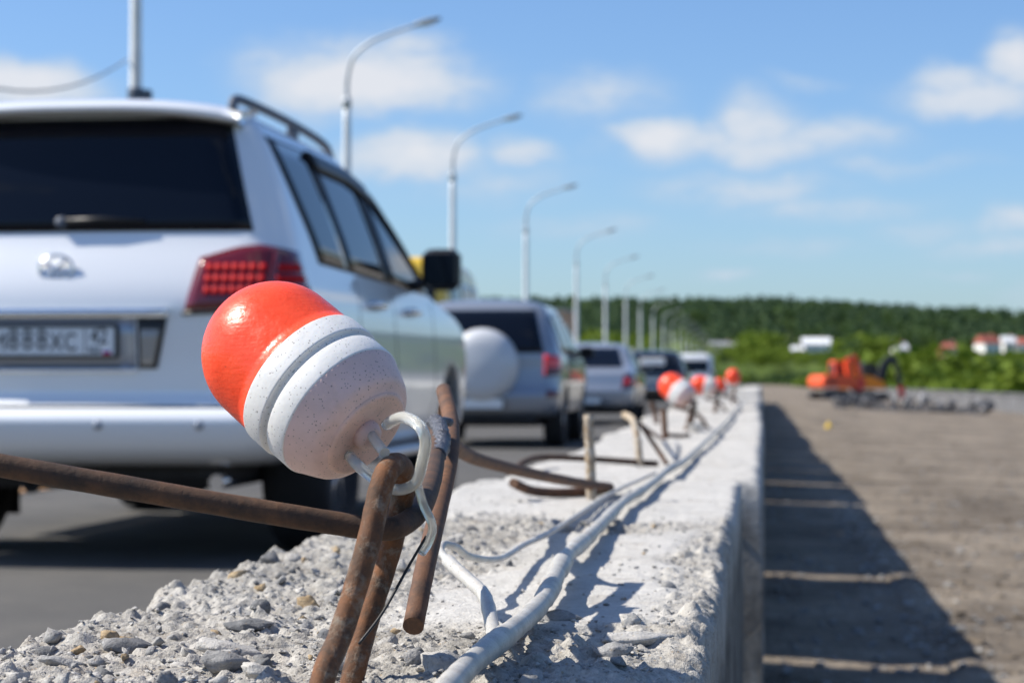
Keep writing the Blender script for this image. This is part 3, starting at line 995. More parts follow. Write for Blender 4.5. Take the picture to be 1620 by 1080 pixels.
house(1.47, 960, 12.5, 9, 6.5, 3.0, M['house_white'], M['roof_white'], 'large white two storey house left of the excavators on the slope')
house(.98, 955, 5.5, 6, 3.8, 2.0, M['house_white'], M['roof_white'], 'small white outbuilding left of the large white house', nwin=2)
house(3.68, 950, 6.5, 7, 5.0, 3.0, M['house_white'], M['roof_white'], 'lone white house above the dark excavator boom', R(30), 2)
house(5.05, 945, 12, 9, 4.0, 5.0, M['house_pink'], M['roof_red'], 'pink brick house with cream gable at the wood edge', R(70), 3)
house(5.02, 938, 6.5, 3, 6.5, 1.5, M['house_cream'], M['roof_red'], 'cream gabled front porch of the pink brick house', 0, 2, name='porch')
house(6.02, 1020, 10, 8, 5.5, 4.0, M['house_white'], M['roof_red'], 'white house with red roof high on the slope at right', R(40), 3, 3)
house(6.55, 1030, 6, 7, 6.5, 3.0, M['house_white'], M['roof_white'], 'narrow white house right of the red roofed white house', R(20), 2, 3)
house(7.0, 1030, 7, 7, 6.0, 3.0, M['house_white'], M['roof_red'], 'white house at the right edge of the hill slope', R(10), 2, 3)
house(-1.05, 1035, 13, 7, 3.6, 2.6, M['house_cream'], M['roof_grey'], 'long low pale house at the foot of the pine forest', R(15), 4)
house(-6.42, 420, 18, 12, 19, 0, M['house_brick'], M['roof_grey'], 'orange brick apartment block behind the silver car with spare wheel', R(-10), 5, name='apartment_building')
house(-3.95, 430, 6, 8, 9.8, 2.0, M['house_cream'], M['roof_grey'], 'yellowish house showing above the silver sedan roof', 0, 2)

# ------------------------------------------------------------------ cars
def pchip(xs, ys, x):
    xs = np.asarray(xs, float); ys = np.asarray(ys, float); x = np.atleast_1d(np.asarray(x, float))
    h = np.diff(xs); d = np.diff(ys) / h
    m_ = np.zeros(len(xs))
    for i in range(1, len(xs) - 1):
        if d[i - 1] * d[i] > 0:
            w1 = 2 * h[i] + h[i - 1]; w2 = h[i] + 2 * h[i - 1]
            m_[i] = (w1 + w2) / (w1 / d[i - 1] + w2 / d[i])
    m_[0] = d[0]; m_[-1] = d[-1]
    i = np.clip(np.searchsorted(xs, x) - 1, 0, len(xs) - 2)
    t = np.clip((x - xs[i]) / h[i], 0, 1)
    return ((1 + 2 * t) * (1 - t) ** 2 * ys[i] + t * (1 - t) ** 2 * h[i] * m_[i] + t * t * (3 - 2 * t) * ys[i + 1] + t * t * (t - 1) * h[i] * m_[i + 1])


class Shell:
    """car skin lofted from horizontal slices (z, rear y, front y, half width)"""
    def __init__(s, rows, rcr=.16, rcf=.35, bow=.05, bowf=.12, taper=.05):
        s.rows = np.array(rows); s.rcr = rcr; s.rcf = rcf; s.bow = bow; s.bowf = bowf; s.taper = taper
        s.L = s.rows[:, 2].max()
        s.cache = {}
    def outline(s, z):
        z = round(float(z), 4)
        if z in s.cache: return s.cache[z]
        Z = s.rows[:, 0]
        yr, yf, w = (float(pchip(Z, s.rows[:, k], z)[0]) for k in (1, 2, 3))
        rr = min(s.rcr, w * .5); rf = min(s.rcf, w * .6, (yf - yr) * .35)
        pts = []
        for x in np.linspace(0, w - rr, 9):
            pts.append((x, yr + s.bow * (x / w) ** 2))
        y0 = pts[-1][1]
        for a in np.linspace(0, math.pi / 2, 8)[1:]:
            pts.append((w - rr + rr * math.sin(a), y0 + rr - rr * math.cos(a)))
        yq = yf - s.bowf * ((w - rf) / w) ** 2
        for y in np.linspace(y0 + rr, yq - rf, 40)[1:]:
            pts.append((w, y))
        for a in np.linspace(0, math.pi / 2, 8)[1:]:
            pts.append((w - rf + rf * math.cos(a), yq - rf + rf * math.sin(a)))
        for x in np.linspace(w - rf, 0, 9)[1:]:
            pts.append((x, yf - s.bowf * (x / w) ** 2))
        P = np.array(pts)
        k = 1 - s.taper * np.abs((P[:, 1] - s.L * .48) / (s.L * .5)) ** 4
        P[:, 0] *= k
        S = np.concatenate([[0], np.cumsum(np.hypot(*np.diff(P, axis=0).T))])
        s.cache[z] = (P, S)
        return P, S
    def s_of(s, kind, val, z):
        P, S = s.outline(z)
        if kind == 'x':
            i = int(np.argmax(P[:, 0]))
            return math.copysign(float(np.interp(abs(val), P[:i + 1, 0], S[:i + 1])), val)
        if kind == 's': return val
        return float(np.interp(val, P[:, 1], S))
    def pt(s, t, z, off):
        P, S = s.outline(z)
        a = abs(t)
        x = np.interp(a, S, P[:, 0]); y = np.interp(a, S, P[:, 1])
        e = .02
        x0, x1 = np.interp(max(a - e, 0), S, P[:, 0]), np.interp(a + e, S, P[:, 0])
        y0, y1 = np.interp(max(a - e, 0), S, P[:, 1]), np.interp(a + e, S, P[:, 1])
        tx, ty = x1 - x0, y1 - y0
        l = math.hypot(tx, ty) or 1
        x += ty / l * off; y += -tx / l * off
        return (-x if t < 0 else x, y, z)
    def mesh(s, name, nz=46):
        zs = np.linspace(s.rows[0, 0], s.rows[-1, 0], nz)
        V = []; F = []
        for z in zs:
            P, _ = s.outline(z)
            ring = [(x, y, z) for x, y in P] + [(-x, y, z) for x, y in P[-2:0:-1]]
            n = len(ring); V += ring
        for i in range(nz - 1):
            for k in range(n):
                F.append((i * n + k, i * n + (k + 1) % n, (i + 1) * n + (k + 1) % n, (i + 1) * n + k))
        F.append(tuple(range(n - 1, -1, -1))); F.append(tuple((nz - 1) * n + k for k in range(n)))
        me = bpy.data.meshes.new(name)
        me.from_pydata(V, [], F)
        me.polygons.foreach_set('use_smooth', [True] * (len(F) - 2) + [False, True])
        me.update()
        return me
    def patch(s, A, B, off=.006, nu=14, nv=8, depth=.016, flip=1):
        """surface panel between lower edge A and upper edge B, each a list of (kind, value, z)"""
        def edge(E):
            q = [(s.s_of(k, v, z), z) for k, v, z in E]
            d = np.concatenate([[0], np.cumsum([max(1e-6, math.hypot(b[0] - a[0], b[1] - a[1])) for a, b in zip(q, q[1:])])])
            d /= d[-1]; t = np.linspace(0, 1, nu)
            return np.interp(t, d, [p[0] for p in q]), np.interp(t, d, [p[1] for p in q])
        sa, za = edge(A); sb, zb = edge(B)
        V = []; F = []
        for j in range(nv):
            v = j / (nv - 1)
            for i in range(nu):
                p = s.pt(sa[i] * (1 - v) + sb[i] * v, za[i] * (1 - v) + zb[i] * v, off)
                V.append((p[0] * flip, p[1], p[2]))
        for j in range(nv - 1):
            for i in range(nu - 1):
                F.append((j * nu + i, j * nu + i + 1, (j + 1) * nu + i + 1, (j + 1) * nu + i))
        border = [i for i in range(nu)] + [j * nu + nu - 1 for j in range(1, nv)] + [(nv - 1) * nu + i for i in range(nu - 2, -1, -1)] + [j * nu for j in range(nv - 2, 0, -1)]
        o = len(V)
        for b_ in border:
            j, i = divmod(b_, nu); v = j / (nv - 1)
            p = s.pt(sa[i] * (1 - v) + sb[i] * v, za[i] * (1 - v) + zb[i] * v, off - depth)
            V.append((p[0] * flip, p[1], p[2]))
        nb = len(border)
        sk = [(border[k], o + k, o + (k + 1) % nb, border[(k + 1) % nb]) for k in range(nb)]
        if flip < 0:
            F = [f[::-1] for f in F]; sk = [f[::-1] for f in sk]
        m_ = MB(); m_.add(V, F, True); m_.f += sk; m_.sm += [False] * nb
        return m_


def cut_wheels(me, wheels, r, halfw):
    """cut wheel arches out of the skin"""
    o = bpy.data.objects.new('tmp', me); COL.objects.link(o)
    c = MB()
    for y in wheels:
        for sx in (-1, 1):
            M_ = axis_matrix((sx * (halfw - .26), y, r * .97), (sx, 0, 0))
            c.lathe([(0, 0), (r * 1.13, 0), (r * 1.13, .6), (0, .6)], 28, M_, False)
    cm = c.mesh('cut')
    bmn = bmesh.new(); bmn.from_mesh(cm); bmesh.ops.remove_doubles(bmn, verts=bmn.verts[:], dist=1e-5)
    bmesh.ops.recalc_face_normals(bmn, faces=bmn.faces[:]); bmn.to_mesh(cm); bmn.free()
    co = bpy.data.objects.new('tmpc', cm); COL.objects.link(co)
    md = o.modifiers.new('b', 'BOOLEAN'); md.operation = 'DIFFERENCE'; md.object = co; md.solver = 'EXACT'
    dg = bpy.context.evaluated_depsgraph_get(); dg.update()
    out = bpy.data.meshes.new_from_object(o.evaluated_get(dg))
    bpy.data.objects.remove(o); bpy.data.objects.remove(co)
    return out


def wheel_meshes(r, w):
    t = MB()
    h = w / 2
    t.lathe([(r * .66, -h * .8), (r * .72, -h), (r * .92, -h), (r * .985, -h * .82), (r, -h * .4), (r, h * .4), (r * .985, h * .82), (r * .92, h), (r * .72, h), (r * .66, h * .8)], 36, axis_matrix((0, 0, 0), (1, 0, 0)))
    ri = MB()
    ri.lathe([(0, h * .55), (r * .14, h * .6), (r * .16, h * .5), (r * .2, h * .3), (r * .60, h * .2), (r * .66, h * .75), (r * .675, h * .8), (r * .66, -h * .8), (r * .3, -h * .3), (0, -h * .3)], 36, axis_matrix((0, 0, 0), (1, 0, 0)))
    for k in range(6):
        a = k * math.pi / 3
        p = [Vector((h * .58, 0, 0)), Vector((h * .60, math.cos(a) * r * .64, math.sin(a) * r * .64))]
        ri.tube(p, [r * .11, r * .08], 6)
    return t.mesh('wheel'), ri.mesh('rim')


def text_mesh(txt, size, extrude=.0012):
    cu = bpy.data.curves.new('t', 'FONT')
    cu.body = txt; cu.size = size; cu.extrude = extrude; cu.align_x = 'CENTER'; cu.align_y = 'CENTER'; cu.resolution_u = 3
    o = bpy.data.objects.new('t', cu); COL.objects.link(o)
    dg = bpy.context.evaluated_depsgraph_get(); dg.update()
    me = bpy.data.meshes.new_from_object(o.evaluated_get(dg))
    bpy.data.objects.remove(o)
    # stand up, facing -y
    me.transform(Matrix.Rotation(R(90), 4, 'X'))
    return me


def number_plate(root, y, z, main, region, s=1.0):
    pl = MB().box((-.26 * s, y - .012, z - .056 * s), (.26 * s, y, z + .056 * s), .004).build('number_plate', M['plate'], root)
    fr = MB()
    for (a, b_) in (((-.272, -.068), (.272, -.0575)), ((-.272, .0575), (.272, .068)), ((-.272, -.0574), (-.2615, .0574)), ((.2615, -.0574), (.272, .0574))):
        fr.box((a[0] * s, y - .018, z + a[1] * s), (b_[0] * s, y + .002, z + b_[1] * s))
    fr.build('frame', M['black_trim'], pl)
    yt = y - .0135
    def put(txt, size, x, zz):
        o = link('lettering', text_mesh(txt, size * s), M['plate_black'], pl)
        o.location = (x * s, yt, zz)
        o.scale = (.82, 1, 1)
    if not main: return pl
    for i, ch in enumerate(main):
        big = ch.isdigit()
        put(ch, .118 if big else .098, -.214 + i * .0585, z + (.003 if big else -.006) * s)
    put(region, .088, .195, z + .017 * s)
    put('RUS', .033, .178, z - .036 * s)
    for k, mt in enumerate(('paint_plain_white', 'flag_blue', 'flag_red')):
        MB().box((.212 * s, yt - .001, z - (.026 + .009 * k + .009) * s), (.243 * s, yt + .001, z - (.0262 + .009 * k) * s)).build('flag', M[mt], pl)
    MB().box((.136 * s, yt - .001, z - .05 * s), (.139 * s, yt + .001, z + .05 * s)).build('divider', M['plate_black'], pl)
    return pl


def base_car(name, label, rows, paint, loc, rz, wheels, wr, ww, group='cars queueing in the nearest lane', **kw):
    root = empty(name, loc, rz)
    tag(root, label, 'car', group)
    sh = Shell(rows, **kw)
    hw = sh.rows[:, 3].max()
    me = cut_wheels(sh.mesh('body'), wheels, wr, hw)
    link('body', me, paint, root)
    tm, rm = wheel_meshes(wr, ww)
    for y in wheels:
        for sx in (-1, 1):
            w = link('wheel', tm, M['rubber'], root, (sx * (hw - ww * .55 - .02), y, wr))
            if sx < 0: w.rotation_euler = (0, 0, math.pi)
            link('rim', rm, M['alloy'], w)
    zb = sh.rows[0, 0]
    MB().box((-hw * .68, .35, zb - .10), (hw * .68, sh.L - .5, zb + .25), .05).build('underbody', M['under'], root)
    return root, sh, hw


def side_glass(root, sh, panes, trim=None, both=True):
    for fl in ((1, -1) if both else (1,)):
        if trim:
            sh.patch(trim[0], trim[1], .003, 30, 8, .014, fl).build('window_trim', M['black_trim'], root)
        for A, B in panes:
            sh.patch(A, B, .007, 10, 8, .014, fl).build('window', M['glass'], root)


def windscreen(root, sh, z0, z1):
    m_ = MB()
    e0 = sh.outline(z0)[1][-1]; e1 = sh.outline(z1)[1][-1]
    for fl in (1, -1):
        q = sh.patch([('s', e0 - .72, z0), ('s', e0 - .001, z0)], [('s', e1 - .58, z1), ('s', e1 - .001, z1)], .006, 10, 8, .014, fl)
        m_.add(q.v, q.f, True)
    m_.build('windscreen', M['glass'], root)


def mirror(root, x, y, z, w, h, d, mat, glass=True):
    for fl in (1, -1):
        m_ = MB().box((x - w / 2 if fl > 0 else -x - w / 2, y, z - h / 2), (x + w / 2 if fl > 0 else -x + w / 2, y + d, z + h / 2), min(w, h, d) * .28)
        o = m_.build('wing_mirror', mat, root)
        cx = x * fl
        MB().box((cx - w * .40, y - .006, z - h * .38), (cx + w * .40, y + .004, z + h * .38), .002).build('mirror_glass', M['glass'], o)
        MB().tube([(cx - fl * w * .4, y + d * .6, z - h * .3), (cx - fl * (w * .5 + .12), y + d, z - h * .45)], .03, 6).build('mirror_arm', M['black_trim'], o)


# --- the big white car beside the barrier
rows = [(.40, .22, 4.70, .84), (.44, .10, 4.86, .92), (.50, .045, 4.95, .955), (.58, .02, 4.98, .97), (.615, .025, 4.985, .975), (.635, .10, 4.985, .978), (.66, .15, 4.98, .98),
        (.80, .145, 4.97, .987), (.95, .13, 4.92, .99), (1.03, .125, 4.82, .987), (1.10, .138, 4.55, .978), (1.16, .160, 4.05, .962), (1.20, .177, 3.75, .95),
        (1.30, .222, 3.52, .922), (1.34, .236, 3.44, .91), (1.48, .272, 3.22, .862), (1.64, .325, 2.92, .800), (1.745, .365, 2.68, .752), (1.815, .40, 2.48, .705), (1.868, .46, 2.30, .62), (1.90, .62, 2.1, .48), (1.915, .95, 1.8, .20)]
SUVX, SUVY = -2.79, 7.86
suv, sh, hw = base_car('parked_car', 'big white off-road car with dark rear window, right behind the striped marker', rows, M['paint_white'],
                       (SUVX, SUVY, 0), R(-.5), (1.17, 4.05), .40, .28, rcr=.20, rcf=.28, bow=.045, taper=.02)
sh.patch([('x', -.775, 1.335), ('x', .775, 1.335)], [('x', -.635, 1.805), ('x', .635, 1.805)], .008, 20, 10, .02).build('rear_window', M['glass'], suv)
# roof spoiler
spo = MB()
prof = [(y_, z_ + .046) for y_, z_ in [(.37, 1.768), (.275, 1.778), (.262, 1.792), (.275, 1.808), (.36, 1.838), (.58, 1.866), (.58, 1.845), (.40, 1.80)]]
nx = 19
V = []; F = []
for i in range(nx):
    u = -1 + 2 * i / (nx - 1)
    x = u * .69
    for (y, z) in prof:
        V.append((x, y + .10 * abs(u) ** 3, z - .045 * abs(u) ** 3))
npf = len(prof)
for i in range(nx - 1):
    for k in range(npf):
        F.append((i * npf + k, i * npf + (k + 1) % npf, (i + 1) * npf + (k + 1) % npf, (i + 1) * npf + k))
F += [tuple(range(npf)), tuple((nx - 1) * npf + k for k in range(npf - 1, -1, -1))]
spo.add(V, [f[::-1] for f in F], True)
spo.build('spoiler', M['paint_white'], suv)
# rear lamps
for fl in (1, -1):
    tl = sh.patch([('x', .535, 1.012), ('y', .42, 1.040)], [('x', .58, 1.225), ('x', .72, 1.268), ('y', .26, 1.280), ('y', .40, 1.255)], .012, 14, 8, .03, fl).build('tail_light', M['red_lens'], suv)
    for r_ in range(3):
        for c_ in range(7):
            x0 = .610 + c_ * .034; z0 = 1.075 + r_ * .046
            sh.patch([('x', x0, z0), ('x', x0 + .029, z0)], [('x', x0, z0 + .034), ('x', x0 + .029, z0 + .034)], .016, 3, 3, .01, fl).build('light_cell', M['red_cell'], tl)
        sh.patch([('s', sh.s_of('x', .875, 1.1), 1.08 + r_ * .046), ('y', .36, 1.085 + r_ * .046)], [('s', sh.s_of('x', .875, 1.1), 1.11 + r_ * .046), ('y', .36, 1.115 + r_ * .046)], .016, 8, 3, .01, fl).build('light_cell', M['red_cell'], tl)
    sh.patch([('x', .855, 1.02), ('x', .872, 1.02)], [('x', .855, 1.245), ('x', .872, 1.245)], .017, 3, 8, .01, fl).build('divider', M['red_dark'], tl)
    sh.patch([('x', .525, .994), ('y', .42, 1.024)], [('x', .525, 1.009), ('y', .42, 1.037)], .010, 14, 3, .015, fl).build('lamp_trim', M['black_trim'], tl)
# plate recess, chrome strips, reversing lamps
sh.patch([('x', -.335, .775), ('x', .335, .775)], [('x', -.335, .985), ('x', .335, .985)], .003, 10, 4, .01).build('plate_recess', M['paint_grey'], suv)
sh.patch([('x', -.47, .99), ('x', .47, .99)], [('x', -.47, 1.022), ('x', .47, 1.022)], .022, 12, 3, .03).build('chrome_strip', M['chrome'], suv)
sh.patch([('x', -.34, .772), ('x', .34, .772)], [('x', -.34, .785), ('x', .34, .785)], .018, 10, 3, .025).build('chrome_strip', M['chrome'], suv)
for fl in (1, -1):
    rl = sh.patch([('x', .345, .785), ('x', .42, .785)], [('x', .345, .984), ('x', .465, .984)], .008, 6, 6, .014, fl).build('reversing_light', M['black_trim'], suv)
    sh.patch([('x', .357, .80), ('x', .405, .80)], [('x', .357, .94), ('x', .437, .94)], .013, 5, 5, .01, fl).build('lens', M['lamp_lens'], rl)
yp = sh.pt(0, .897, 0)[1] - .012
number_plate(suv, yp, .893, 'M888XC', '42')
# maker's oval badge on the tailgate
eb = MB()
ey = sh.pt(0, 1.19, 0)[1] - .012
ring = [(.070 * math.cos(a), ey, 1.185 + .050 * math.sin(a)) for a in np.linspace(0, 2 * math.pi, 33)]
eb.tube(ring, .0075, 8, cap=False)
bd = eb.build('badge', M['chrome'], suv)
MB().tube(crom([(-.052, ey, 1.218), (-.012, ey, 1.182), (-.002, ey, 1.176), (.03, ey, 1.166), (.058, ey, 1.160)], 4), .010, 8).build('badge_letter', M['chrome'], bd)
MB().tube(crom([(.038, ey, 1.216), (.006, ey, 1.19), (-.030, ey, 1.158), (-.02, ey, 1.150), (.03, ey, 1.152)], 4), .009, 8).build('badge_letter', M['chrome'], bd)
# wiper
wp_ = MB().lathe([(.0, .03), (.022, .028), (.026, 0)], 14, axis_matrix((.0, sh.pt(0, 1.37, 0)[1] - .01, 1.372), (0, -1, 0))).build('wiper', M['dark_box'], suv)
ywa = sh.pt(.2, 1.38, 0)[1] - .03
MB().tube([(0, ywa, 1.375), (.16, ywa, 1.382), (.34, ywa + .012, 1.377)], [.014, .011, .006], 8).build('wiper_blade', M['black_trim'], wp_)
# seam between tailgate and bumper, sensors, tow eye
sh.patch([('x', -.93, .632), ('y', .42, .632)], [('x', -.93, .664), ('y', .42, .664)], .004, 24, 3, .012).build('bumper_gap', M['black_trim'], suv)
for x in (-.62, -.22, .22, .62):
    MB().lathe([(0, .006), (.016, .005), (.02, 0)], 12, axis_matrix((x, sh.pt(x, .56, 0)[1] - .001, .565), (0, -1, 0))).build('parking_sensor', M['paint_silver'], suv)
MB().tube([(-.55, 1.6, .42), (-.2, .75, .40), (-.2, .45, .40)], .035, 8).build('tow_bar', M['under'], suv)
eye = [(-.17, .34, .345 + 0), ]
MB().tube([(-.17 + .035 * math.cos(a), .36, .335 + .045 * math.sin(a)) for a in np.linspace(0, 2 * math.pi, 17)], .012, 8, cap=False).build('tow_eye', M['under'], suv)
MB().tube([(.24, .62, .335), (.26, .66, .335), (.26, 1.20, .335), (.24, 1.24, .335)], [.06, .105, .105, .06], 14).build('silencer', M['under'], suv)
MB().tube([(.62, .30, .33), (.62, .7, .34), (.5, .95, .36)], .032, 10).build('exhaust_pipe', M['chrome'], suv)
MB().tube([(-.75, 1.17, .385), (.75, 1.17, .385)], .055, 10).build('axle', M['under'], suv)
MB().lathe([(.0, -.14), (.12, -.12), (.14, 0), (.12, .12), (0, .14)], 16, axis_matrix((.0, 1.17, .385), (0, 1, 0))).build('differential', M['under'], suv)
# side windows
bot = lambda y: 1.215 + .02 * (3.3 - y) / 2.6
sg = [([('y', .80, 1.245), ('y', 1.28, 1.235)], [('y', .62, 1.735), ('y', 1.24, 1.75)]),
      ([('y', 1.36, 1.233), ('y', 2.22, 1.222)], [('y', 1.32, 1.75), ('y', 2.0, 1.745), ('y', 2.19, 1.73)]),
      ([('y', 2.32, 1.222), ('y', 3.38, 1.215)], [('y', 2.29, 1.72), ('y', 2.6, 1.66), ('y', 2.95, 1.51), ('y', 3.32, 1.25)])]
side_glass(suv, sh, sg, ([('y', .74, 1.228), ('y', 3.46, 1.202)], [('y', .57, 1.752), ('y', 1.5, 1.768), ('y', 2.3, 1.74), ('y', 2.75, 1.63), ('y', 3.1, 1.45), ('y', 3.44, 1.225)]))
for fl in (1, -1):                                             # rain visors above the windows
    sh.patch([('y', 1.30, 1.69), ('y', 2.0, 1.69), ('y', 2.5, 1.63), ('y', 2.9, 1.45), ('y', 3.3, 1.24)], [('y', 1.28, 1.765), ('y', 2.1, 1.762), ('y', 2.62, 1.69), ('y', 3.02, 1.51), ('y', 3.40, 1.25)], .024, 22, 4, .02, fl).build('rain_visor', M['black_trim'], suv)
    for y in (1.62, 2.55):                                     # handles
        hdl = MB().tube(crom([(fl * (.975), y, 1.085), (fl * 1.015, y + .04, 1.09), (fl * 1.02, y + .12, 1.09), (fl * 1.015, y + .2, 1.088), (fl * .975, y + .24, 1.083)], 3), .017, 8).build('door_handle', M['chrome'], suv)
    for y in (1.42, 2.27, 3.42):                               # door seams
        sh.patch([('y', y, .52), ('y', y + .010, .52)], [('y', y, 1.20), ('y', y + .010, 1.20)], .0015, 2, 12, .003, fl).build('door_seam', M['black_trim'], suv)
    rr_ = crom([(fl * .645, .44, 1.84), (fl * .645, .48, 1.888), (fl * .65, .75, 1.902), (fl * .65, 1.5, 1.908), (fl * .64, 2.2, 1.893), (fl * .625, 2.42, 1.83)], 5)
    MB().tube(rr_, .021, 8).build('roof_rail', M['dark_box'], suv)
    MB().box((fl * .647 - .02, 1.45, 1.82), (fl * .647 + .02, 1.53, 1.904), .006).build('rail_foot', M['dark_box'], suv)
    sh.patch([('y', .16 + .25, .42), ('y', .75, .42)], [('y', .41, .60), ('y', .70, .60)], .004, 4, 4, .01, fl).build('mudguard', M['paint_white'], suv)
    MB().box((fl * .80 - .14, 1.52, .12), (fl * .80 + .14, 1.54, .50)).build('mud_flap', M['rubber'], suv)
    MB().box((fl * .95 - .10, 1.7, .36), (fl * .95 + .07, 3.5, .41), .015).build('running_board', M['alloy'], suv)
mirror(suv, 1.115, 2.80, 1.315, .20, .215, .12, M['black_trim'])
windscreen(suv, sh, 1.24, 1.78)

# --- silver car with a spare wheel on the tailgate
rows = [(.34, .20, 4.1, .78), (.40, .08, 4.25, .86), (.50, .03, 4.33, .885), (.60, .02, 4.36, .895), (.66, .06, 4.36, .90), (.80, .09, 4.33, .905), (.92, .10, 4.22, .90), (1.0, .10, 3.9, .89), (1.06, .105, 3.45, .875),
        (1.10, .11, 3.2, .865), (1.25, .17, 2.95, .82), (1.40, .25, 2.7, .765), (1.52, .34, 2.45, .71), (1.60, .42, 2.25, .66), (1.65, .52, 2.05, .55), (1.685, .85, 1.8, .25)]
c2, sh, hw = base_car('parked_car', 'silver car with a covered spare wheel on its tailgate', rows, M['paint_silver'], (-3.10, 22.9, 0), R(.4), (.86, 3.42), .345, .225, rcr=.22)
sh.patch([('x', -.70, 1.06), ('x', .70, 1.06)], [('x', -.575, 1.545), ('x', .575, 1.545)], .008, 14, 8, .02).build('rear_window', M['glass'], c2)
sp = MB().lathe([(0, .20), (.22, .197), (.32, .175), (.385, .12), (.41, .03), (.41, 0), (.39, -.05), (0, -.05)], 40, axis_matrix((.02, .09, .925), (0, -1, 0))).build('spare_wheel_cover', M['cover_grey'], c2)
for fl in (1, -1):
    t = sh.patch([('x', .70, .80), ('y', .30, .83)], [('x', .70, 1.04), ('y', .34, 1.02)], .012, 8, 6, .03, fl).build('tail_light', M['red_bright'], c2)
    sh.patch([('x', .72, .80), ('y', .27, .82)], [('x', .71, .90), ('y', .29, .90)], .016, 8, 4, .02, fl).build('lower_lens', M['red_dark'], t)
    sh.patch([('x', .73, .57), ('x', .86, .57)], [('x', .73, .64), ('x', .86, .64)], .010, 5, 4, .02, fl).build('reflector', M['red_dark'], c2)
sg = [([('y', .55, 1.08), ('y', 1.05, 1.075)], [('y', .52, 1.48), ('y', 1.0, 1.53)]), ([('y', 1.12, 1.075), ('y', 1.95, 1.07)], [('y', 1.08, 1.53), ('y', 1.9, 1.53)]), ([('y', 2.02, 1.07), ('y', 3.0, 1.065)], [('y', 1.98, 1.525), ('y', 2.35, 1.47), ('y', 2.95, 1.09)])]
side_glass(c2, sh, sg, ([('y', .50, 1.065), ('y', 3.08, 1.055)], [('y', .46, 1.50), ('y', 2.0, 1.56), ('y', 2.4, 1.49), ('y', 3.06, 1.08)]))
mirror(c2, .98, 2.65, 1.10, .18, .15, .12, M['black_trim'])
windscreen(c2, sh, 1.12, 1.55)
number_plate(c2, .005, .50, '', '')
MB().box((-.62, .09, .27), (.62, .4, .36), .03).build('bumper_skirt', M['under'], c2)
MB().tube([(.45, .18, .30), (.45, .8, .30)], .03, 8).build('exhaust_pipe', M['chrome'], c2)

# --- silver sedan
rows = [(.28, .20, 4.25, .76), (.34, .07, 4.40, .83), (.45, .02, 4.47, .855), (.58, .01, 4.50, .865), (.70, .05, 4.48, .868), (.82, .07, 4.35, .86), (.90, .09, 3.95, .85), (.94, .16, 3.5, .84), (.97, .42, 3.25, .825),
        (1.05, .66, 3.05, .78), (1.18, .86, 2.82, .72), (1.30, 1.05, 2.58, .665), (1.38, 1.2, 2.4, .615), (1.43, 1.35, 2.2, .50), (1.455, 1.6, 2.0, .22)]
c3, sh, hw = base_car('parked_car', 'silver sedan between the spare wheel car and the black car', rows, M['paint_grey'], (-3.05, 36.3, 0), R(.3), (.92, 3.5), .31, .20, rcr=.22)
sh.patch([('x', -.62, 1.0), ('x', .62, 1.0)], [('x', -.50, 1.355), ('x', .50, 1.355)], .008, 12, 8, .02).build('rear_window', M['glass'], c3)
for fl in (1, -1):
    t = sh.patch([('x', .62, .62), ('y', .32, .64)], [('x', .66, .86), ('y', .30, .86)], .010, 8, 6, .02, fl).build('tail_light', M['red_dark'], c3)
    sh.patch([('x', .68, .70), ('x', .80, .70)], [('x', .69, .80), ('x', .80, .80)], .014, 4, 4, .01, fl).build('lens', M['red_bright'], t)
sg = [([('y', 1.0, 1.0), ('y', 1.75, .99)], [('y', 1.28, 1.30), ('y', 1.75, 1.36)]), ([('y', 1.83, .99), ('y', 2.85, .985)], [('y', 1.82, 1.36), ('y', 2.2, 1.33), ('y', 2.82, 1.01)])]
side_glass(c3, sh, sg, ([('y', .9, .985), ('y', 2.98, .975)], [('y', 1.15, 1.29), ('y', 1.8, 1.385), ('y', 2.3, 1.34), ('y', 2.95, 1.0)]))
mirror(c3, .93, 2.55, 1.0, .17, .13, .10, M['paint_grey'])
windscreen(c3, sh, 1.0, 1.37)
number_plate(c3, .0, .42, '', '')
sh.patch([('x', -.80, .56), ('x', .80, .56)], [('x', -.80, .585), ('x', .80, .585)], .008, 12, 3, .015).build('bumper_trim', M['alloy'], c3)

# --- black car
rows = [(.30, .20, 4.2, .78), (.36, .07, 4.38, .86), (.50, .02, 4.45, .89), (.62, .02, 4.48, .90), (.80, .05, 4.45, .905), (.92, .07, 4.2, .90), (1.0, .08, 3.7, .885), (1.06, .10, 3.3, .87),
        (1.20, .20, 3.0, .82), (1.35, .34, 2.75, .76), (1.48, .48, 2.5, .70), (1.56, .60, 2.3, .63), (1.60, .75, 2.1, .5), (1.625, 1.1, 1.8, .22)]
c4, sh, hw = base_car('parked_car', 'black car in the queue ahead of the silver sedan', rows, M['paint_black'], (-2.95, 57, 0), 0, (.88, 3.45), .34, .22, rcr=.2)
sh.patch([('x', -.70, 1.06), ('x', .70, 1.06)], [('x', -.56, 1.50), ('x', .56, 1.50)], .008, 12, 8, .02).build('rear_window', M['glass'], c4)
for fl in (1, -1):
    sh.patch([('x', .64, .78), ('y', .30, .80)], [('x', .68, 1.0), ('y', .30, 1.0)], .010, 8, 6, .02, fl).build('tail_light', M['red_dark'], c4)
side_glass(c4, sh, [([('y', .8, 1.08), ('y', 1.8, 1.07)], [('y', .85, 1.46), ('y', 1.8, 1.50)]), ([('y', 1.88, 1.07), ('y', 3.0, 1.06)], [('y', 1.86, 1.50), ('y', 2.3, 1.45), ('y', 2.95, 1.09)])])
mirror(c4, .97, 2.6, 1.08, .18, .15, .10, M['paint_black'])
windscreen(c4, sh, 1.1, 1.52)
number_plate(c4, .045, .80, '', '')
